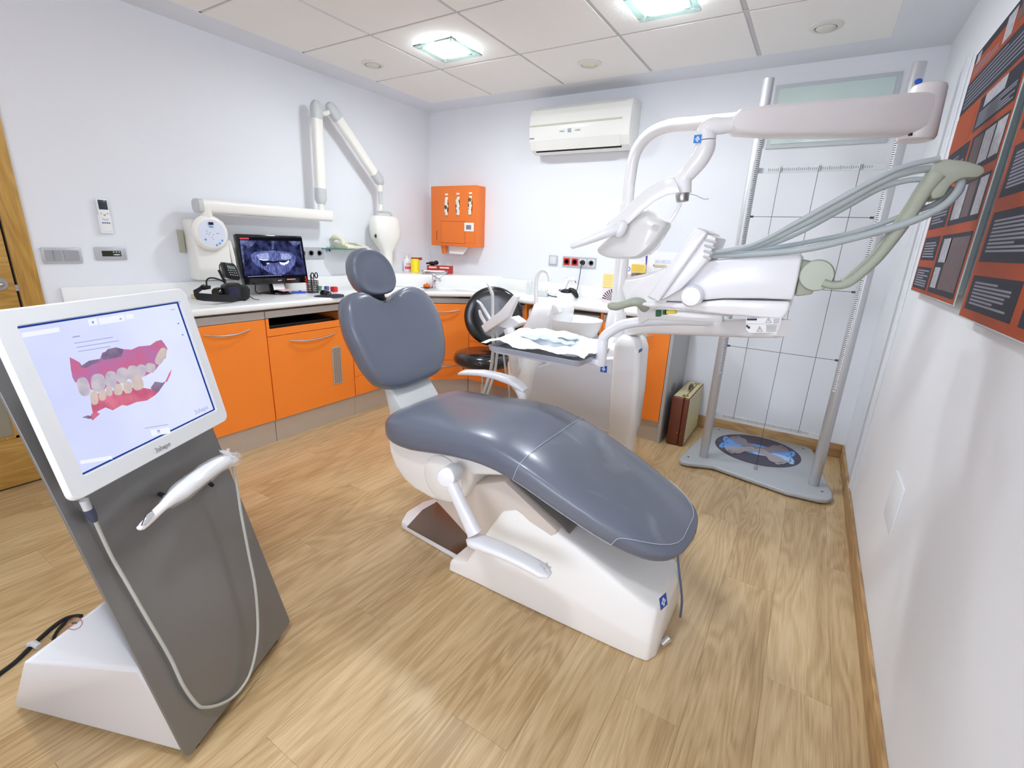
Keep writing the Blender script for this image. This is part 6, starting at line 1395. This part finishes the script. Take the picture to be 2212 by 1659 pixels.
# ================================================================== POSTURE FRAME
pf = thing('posture_frame', 'grey posture measuring frame with two ruled poles, strings and a footprint base plate', 'posture frame', (-.08, 3.2, 0))
ZP = .034
O = [(1467, 989), (1472, 983), (1504, 952), (1530, 929), (1541, 922), (1556, 921), (1741, 964), (1755, 970), (1760, 982), (1776, 1020), (1799, 1066), (1799, 1076), (1788, 1080), (1770, 1078), (1700, 1062), (1600, 1027), (1540, 1006), (1485, 1000), (1470, 996)]
P = [px(u, v, z=ZP) for u, v in O]
b = B(); prism(b, [V((p.x, p.y, .008)) for p in P], (0, 0, ZP - .008), .008, 3); obj('base_plate', b, mat('plate_grey', (176, 180, 184), .4, metal=.15, var=.02), pf, ang=50)
cen = (px(1545.5, 951.5, z=ZP) + px(1731, 993, z=ZP)) / 2; Rd = (px(1545.5, 951.5, z=ZP) - px(1731, 993, z=ZP)).length / 2
b = B(); lathe(b, [(.0, .0), (Rd, .0), (Rd, -.002)], cen + V((0, 0, .0012)), n=48); dsc = obj('footprint_disc', b, mat('disc_violet_grey', (68, 64, 82), .5, var=.03), pf)
GF = mat('foot_grey', (160, 152, 156), .5); GF2 = mat('foot_grey_dark', (132, 124, 132), .5); BF = mat('foot_blue', (96, 156, 224), .5); BF2 = mat('foot_pale_blue', (160, 196, 236), .5)
def foot(x_, y_, a_, s_, m_, z_, flip=1):
    R_ = Matrix.Rotation(a_, 3, 'Z'); out = [(-.95, -.18), (-.98, .1), (-.8, .28), (-.4, .22), (0, .18), (.35, .32), (.62, .36), (.78, .2), (.78, -.15), (.6, -.33), (.2, -.36), (-.3, -.26), (-.75, -.28)]
    b = B(); c0_ = cen + V((x_, y_, z_)); sm = smooth_closed([V((p, q * flip * 1.35, 0)) for p, q in out], 3)
    face(b, [c0_ + R_ @ (p * s_) for p in sm])
    for k, (tx_, ty_, tr) in enumerate(((.90, .26, .13), (.93, .06, .10), (.90, -.09, .09), (.84, -.22, .08), (.75, -.33, .075))):
        face(b, [c0_ + V((0, 0, .0001 * (k + 1))) + R_ @ (V((tx_ + tr * math.cos(t * .785), (ty_ * 1.3 + tr * 1.2 * math.sin(t * .785)) * flip, 0)) * s_) for t in range(8)])
    obj('footprint', b, m_, dsc, smooth=False)
kf = 0
for sgn in (-1, 1):
    for yy_, fl_ in ((.055, 1), (-.055, -1)):
        kf += 1; foot(sgn * .105, yy_, (0 if sgn > 0 else math.pi) + (.05 * fl_ if sgn > 0 else -.05 * fl_), .125, BF2 if (sgn > 0 and fl_ < 0) else BF, .0018 + .0008 * kf * .25, fl_ if sgn > 0 else -fl_)
for sgn in (-1, 1):
    for yy_, fl_ in ((.070, 1), (-.070, -1)):
        kf += 1; foot(sgn * .085, yy_, (.72 * fl_ if sgn > 0 else math.pi - .72 * fl_), .120, GF2 if fl_ > 0 else GF, .0022 + .0008 * kf * .25, fl_ if sgn > 0 else -fl_)
b = B(); quad(b, cen + V((0, 0, .0032)), (1, 0, 0), (0, 1, 0), -Rd * .98, -.001, Rd * .98, .001); obj('centre_line', b, GF, dsc)
X1, X2, YP = px(1520, 985, z=ZP).x, px(1757, 1048, z=ZP).x, 3.15
y1_, y2_ = px(1520, 985, z=ZP).y, px(1757, 1048, z=ZP).y; YP = (y1_ + y2_) / 2
POL = mat('pole_aluminium', (196, 197, 200), .35, metal=.5, var=.02, scale=20)
for X_, hz, rr_ in ((X1, 2.235, .0275), (X2, 2.225, .029)):
    b = B(); cyl(b, (X_, YP, ZP - .001), (X_, YP, hz), rr_, n=28, bev=.003); po_ = obj('pole', b, POL, pf)
    sgn = 1 if X_ == X1 else -1
    a_ = math.radians(-58 if sgn > 0 else 238); dx, dy = math.cos(a_), math.sin(a_)
    tx_, ty_ = -dy, dx; R2 = rr_ + .0004
    b = B(); c0_ = V((X_ + dx * R2, YP + dy * R2, 0)); tt = V((tx_, ty_, 0))
    face(b, [c0_ + tt * -.008 + V((0, 0, .62)), c0_ + tt * .008 + V((0, 0, .62)), c0_ + tt * .008 + V((0, 0, 2.08)), c0_ + tt * -.008 + V((0, 0, 2.08))]); obj('tape', b, mat('tape_white', (226, 228, 230), .5), po_)
    b = B(); dn = V((dx, dy, 0)) * .0004
    for k in range(144):
        zz = .63 + k * .01; l_ = .007 if k % 5 == 0 else .004
        face(b, [c0_ + dn + tt * (-l_ if sgn > 0 else -.008) + V((0, 0, zz)), c0_ + dn + tt * (.008 if sgn > 0 else l_) + V((0, 0, zz)), c0_ + dn + tt * (.008 if sgn > 0 else l_) + V((0, 0, zz + .0038)), c0_ + dn + tt * (-l_ if sgn > 0 else -.008) + V((0, 0, zz + .0038))])
    obj('tape_marks', b, mat('tape_ink', (70, 72, 82), .6), po_)['kind'] = 'stuff'
b = B(); a_ = px(1984, 176, y=YP - .03); ell(b, a_, (.015, .004, .013)); obj('blue_emblem', b, BLUE, pf)
b = B(); tube(b, [(X1 + .025, YP + .03, 2.10), (X1 + .025, YP + .03, 1.9)], .006, 8); obj('slide_rod', b, WHITE, pf)
RUL = mat('ruler_clear', (214, 218, 220), .3, alpha=.75)
for zz, nm in ((1.785, 'upper_ruler'), (.335, 'lower_ruler')):
    b = B(); bb(b, (X1 + .02, YP + .012, zz - .014), (X2 - .02, YP + .016, zz + .014), .001, 1); ru = obj(nm, b, RUL, pf)
    b = B()
    for k in range(52):
        xx = X1 + .075 + k * .0095
        if xx > X2 - .08: break
        h_ = .012 if k % 5 == 0 else .007
        face(b, [V((xx, YP + .0115, zz - h_ * .6)), V((xx + .003, YP + .0115, zz - h_ * .6)), V((xx + .003, YP + .0115, zz + h_)), V((xx, YP + .0115, zz + h_))])
    obj('ruler_marks', b, mat('ruler_ink', (120, 122, 128), .6), ru)['kind'] = 'stuff'
STR = mat('string_dark', (52, 54, 60), .7)
for zz in (1.543, 1.168, .793):
    b = B(); tube(b, [(X1 + .02, YP, zz), (X2 - .02, YP, zz)], .0014, 5); obj('level_string', b, STR, pf)
    for X_ in (X1 + .033, X2 - .035):
        b = B(); cyl(b, (X_ - .010, YP, zz), (X_ + .010, YP, zz), .006, n=10); obj('string_peg', b, mat('peg_dark', (74, 80, 88), .5), pf)
for xx, zb in ((px(1684, 376, y=YP).x, .33), (px(1767, 372, y=YP).x, .055), (px(1857, 368, y=YP).x, .33)):
    b = B(); tube(b, [(xx, YP + .006, 1.80), (xx, YP + .006, zb)], .0013, 5); obj('plumb_string', b, STR, pf)
    b = B(); box(b, (xx, YP + .010, 1.79), (.012, .008, .04), None, .002); obj('string_slider', b, LGREY, pf)
    if zb < .1:
        b = B(); cyl(b, (xx, YP + .006, ZP), (xx, YP + .006, ZP + .028), .010, n=14, bev=.002); obj('plumb_weight', b, STEEL, pf)
for u, v in ((1553, 928), (1735, 969), (1487, 987), (1776, 1062)):
    p = px(u, v, z=ZP); b = B(); cyl(b, p, p + V((0, 0, .0015)), .006, n=12); obj('plate_screw', b, BLACK, pf)
for p in (P[1], P[6], P[12], P[3]):
    c_ = p.lerp(cen, .12); b = B(); cyl(b, (c_.x, c_.y, 0), (c_.x, c_.y, .009), .018, n=12); obj('foot_pad', b, RUBBER, pf)
# ================================================================== CASE
a_, b1, b2, t1 = px(1436, 959, z=0), px(1475, 965, z=0), px(1507, 920, z=0), None
x0, x1 = a_.x, (b1.x + b2.x) / 2; y0, y1 = (a_.y + b1.y) / 2, b2.y
zt = px(1491.8, 862.4, y=y0).z
tt_ = px(1518, 829, z=zt)
y1 = min(max(y1, tt_.y), YB - .02)
cs_ = thing('case', 'upright brown and cream vintage case on the floor beside the end cabinet', 'case', ((x0 + x1) / 2, (y0 + y1) / 2, 0))
x0 = max(x0, -.715)
BR = mat('case_brown_leather', (104, 52, 34), .4, var=.06, coat=.2, bump=.3, bscale=160); CRC = mat('case_cream_leather', (206, 196, 150), .5, var=.04, bump=.2, bscale=160)
xm = x0 + (x1 - x0) * .68
b = B(); bb(b, (x0, y0 + .002, .004), (xm - .001, y1, zt - .004), .008, 3); sh1 = obj('case_half', b, BR, cs_)
b = B(); bb(b, (xm + .001, y0 + .002, .004), (x1 - .002, y1, zt - .004), .008, 3); sh2 = obj('case_half', b, BR, cs_)
b = B(); bb(b, (x0 + .008, y0 + .02, zt - .0045), (xm - .003, y1 - .012, zt), .001, 1); bb(b, (xm + .003, y0 + .02, zt - .0045), (x1 - .008, y1 - .012, zt), .001, 1); o_ = obj('cream_top', b, CRC, cs_)
b = B(); bb(b, (x1 - .004, y0 + .016, .016), (x1, y1 - .014, zt - .012), .001, 1); obj('cream_side', b, CRC, cs_)
ym = (y0 + y1) / 2
b = B(); tube(b, [(xm - .01, ym - .055, zt + .004), (xm - .01, ym - .05, zt + .022), (xm - .01, ym - .02, zt + .032), (xm - .01, ym + .02, zt + .032), (xm - .01, ym + .05, zt + .022), (xm - .01, ym + .055, zt + .004)], [.006, .008, .010, .010, .008, .006], 10, 4); obj('handle', b, mat('handle_brown', (84, 42, 34), .4, coat=.3), cs_)
BRS = mat('brass_fitting', (170, 150, 80), .25, metal=.9)
for y_ in (ym - .055, ym + .055):
    b = B(); ell(b, (xm - .01, y_, zt + .004), (.009, .012, .008)); obj('handle_ring', b, BRS, cs_)
for y_ in (y0 + .05, y1 - .06):
    b = B(); bb(b, (xm - .022, y_ - .02, zt - .001), (xm + .018, y_ + .02, zt + .004), .002); obj('latch', b, BRS, cs_)
for x_ in (xm - .014, xm + .012):
    b = B(); ell(b, (x_, y0 + .001, .10), (.004, .003, .004)); obj('rivet', b, BRS, cs_)
# ================================================================== POSTERS
XPp = XR - .030
ALB = mat('board_edge', (188, 200, 200), .4, metal=.3); PB = mat('poster_dark', (40, 40, 52), .5, var=.04, spec=.12); PO = mat('poster_orange', (158, 68, 30), .5, var=.12, scale=6, spec=.12); PT = mat('poster_text', (128, 128, 142), .5); PW = mat('poster_xray', (170, 170, 178), .5, var=.6, scale=60); PDk = mat('poster_photo', (84, 60, 58), .5, var=.5, scale=30); PM = mat('poster_maroon', (70, 40, 44), .4, var=.3, scale=20)
def poster(name, yl, yr, z0, z1, label, blocks, pics, texts):
    t = thing(name, label, 'poster', (XPp, (yl + yr) / 2, z0), 'framed treatment posters on the right wall')
    W_, H_ = yl - yr, z1 - z0
    b = B(); bb(b, (XPp - .003, yr, z0), (XPp, yl, z1), .0008, 1); obj('board', b, ALB, t)
    for s_ in (.15, .85):
        b = B(); bb(b, (XPp, yr + W_ * s_ - .02, z0 + .03), (XR, yr + W_ * s_ + .02, z1 - .03)); obj('spacer', b, ALB, t)
    q = lambda s_, t_, d=0: V((XPp - .0032 - d, yl - W_ * s_, z0 + H_ * t_))
    b = B(); face(b, [q(0.004, .004), q(.996, .004), q(.996, .996), q(0.004, .996)]); pr_ = obj('print', b, PO, t, smooth=False)
    def Q(L_, m_, nm, d):
        for (s0, t0, s1, t1) in L_:
            b = B(); face(b, [q(s0, t0, d), q(s1, t0, d), q(s1, t1, d), q(s0, t1, d)]); obj(nm, b, m_, pr_, smooth=False)
    Q(blocks, PB, 'text_panel', .0004)
    for (s0, t0, s1, t1, m_) in pics: Q([(s0, t0, s1, t1)], m_, 'picture_panel', .0006)
    b = B()
    for (s0, t0, s1, t1, n) in texts:
        for k in range(n):
            tt = t1 - (t1 - t0) * (k + .5) / n; e_ = s1 - (s1 - s0) * random.choice((0, 0, 0, .1, .35)); hh = min((t1 - t0) / n * .28, .0028)
            face(b, [q(s0, tt - hh, .0006), q(e_, tt - hh, .0006), q(e_, tt + hh, .0006), q(s0, tt + hh, .0006)])
    o = obj('text_lines', b, PT, pr_, smooth=False); o['kind'] = 'stuff'
k_ = XPp / .395
bl = px(1972, 626, x=XPp); br = px(2060, 665, x=XPp); tl = px(2108, 125, x=XPp)
yl1, yr1 = (bl.y + tl.y) / 2, br.y; z01, z11 = (bl.z + br.z) / 2, tl.z
poster('poster', yl1, yr1, z01, z11, 'dark poster with orange bars nearest the corner of the right wall',
    [(.03, .02, .40, .115), (.03, .145, .40, .245), (.03, .28, .42, .43), (.03, .46, .44, .60), (.45, .02, .97, .245), (.46, .28, .97, .43), (.48, .46, .97, .60), (.0, .76, 1.0, .885), (.42, .625, .97, .745), (.0, .965, 1., 1.)],
    [(.48, .04, .60, .12, PW), (.5, .14, .66, .23, PW), (.64, .04, .95, .23, PDk), (.50, .30, .66, .42, PW), (.68, .30, .80, .42, PDk), (.84, .30, .95, .42, PW), (.52, .48, .66, .59, PDk), (.68, .48, .82, .59, PW), (.84, .48, .96, .59, PW), (.0, .61, .36, .745, PO), (.5, .70, .78, .745, PW), (.05, .95, .12, .99, PW), (.5, .90, .62, .985, PW), (.66, .92, .74, .985, PDk)],
    [(.06, .03, .36, .105, 7), (.06, .155, .36, .225, 6), (.06, .30, .38, .40, 8), (.06, .48, .40, .57, 7), (.04, .775, .95, .875, 6), (.46, .635, .94, .69, 6), (.05, .90, .45, .94, 3)])
b2l = px(2073, 683, x=XPp); 
poster('poster', b2l.y, b2l.y - .82, b2l.z, b2l.z + (z11 - z01), 'dark poster with orange bars cut off by the right edge of the photo',
    [(.04, .03, .50, .13), (.04, .17, .52, .31), (.04, .35, .54, .49), (.04, .53, .56, .70), (.56, .03, .97, .31), (.60, .35, .97, .70), (.0, .76, 1., .9)],
    [(.60, .05, .78, .14, PDk), (.60, .17, .78, .29, PM), (.64, .38, .78, .50, PW), (.64, .53, .78, .68, PDk), (.82, .38, .95, .68, PW)],
    [(.08, .045, .44, .115, 7), (.08, .195, .46, .29, 9), (.08, .37, .48, .47, 10), (.08, .55, .50, .68, 12), (.05, .775, .95, .885, 9)])
# wall hatch
p1_, p2_, p3_ = px(1940, 1015, x=XR), px(1956, 1060, x=XR), px(1922, 1150, x=XR)
zt_ = (p1_.z + p2_.z) / 2
b = B(); bb(b, (XR - .005, p2_.y, zt_ - .185), (XR, p2_.y + .185, zt_), .002, 2); tag(obj('wall_cover_plate', b, mat('cover_plate_white', (226, 230, 234), .7)), 'square white blank cover plate low on the right wall', 'cover plate')
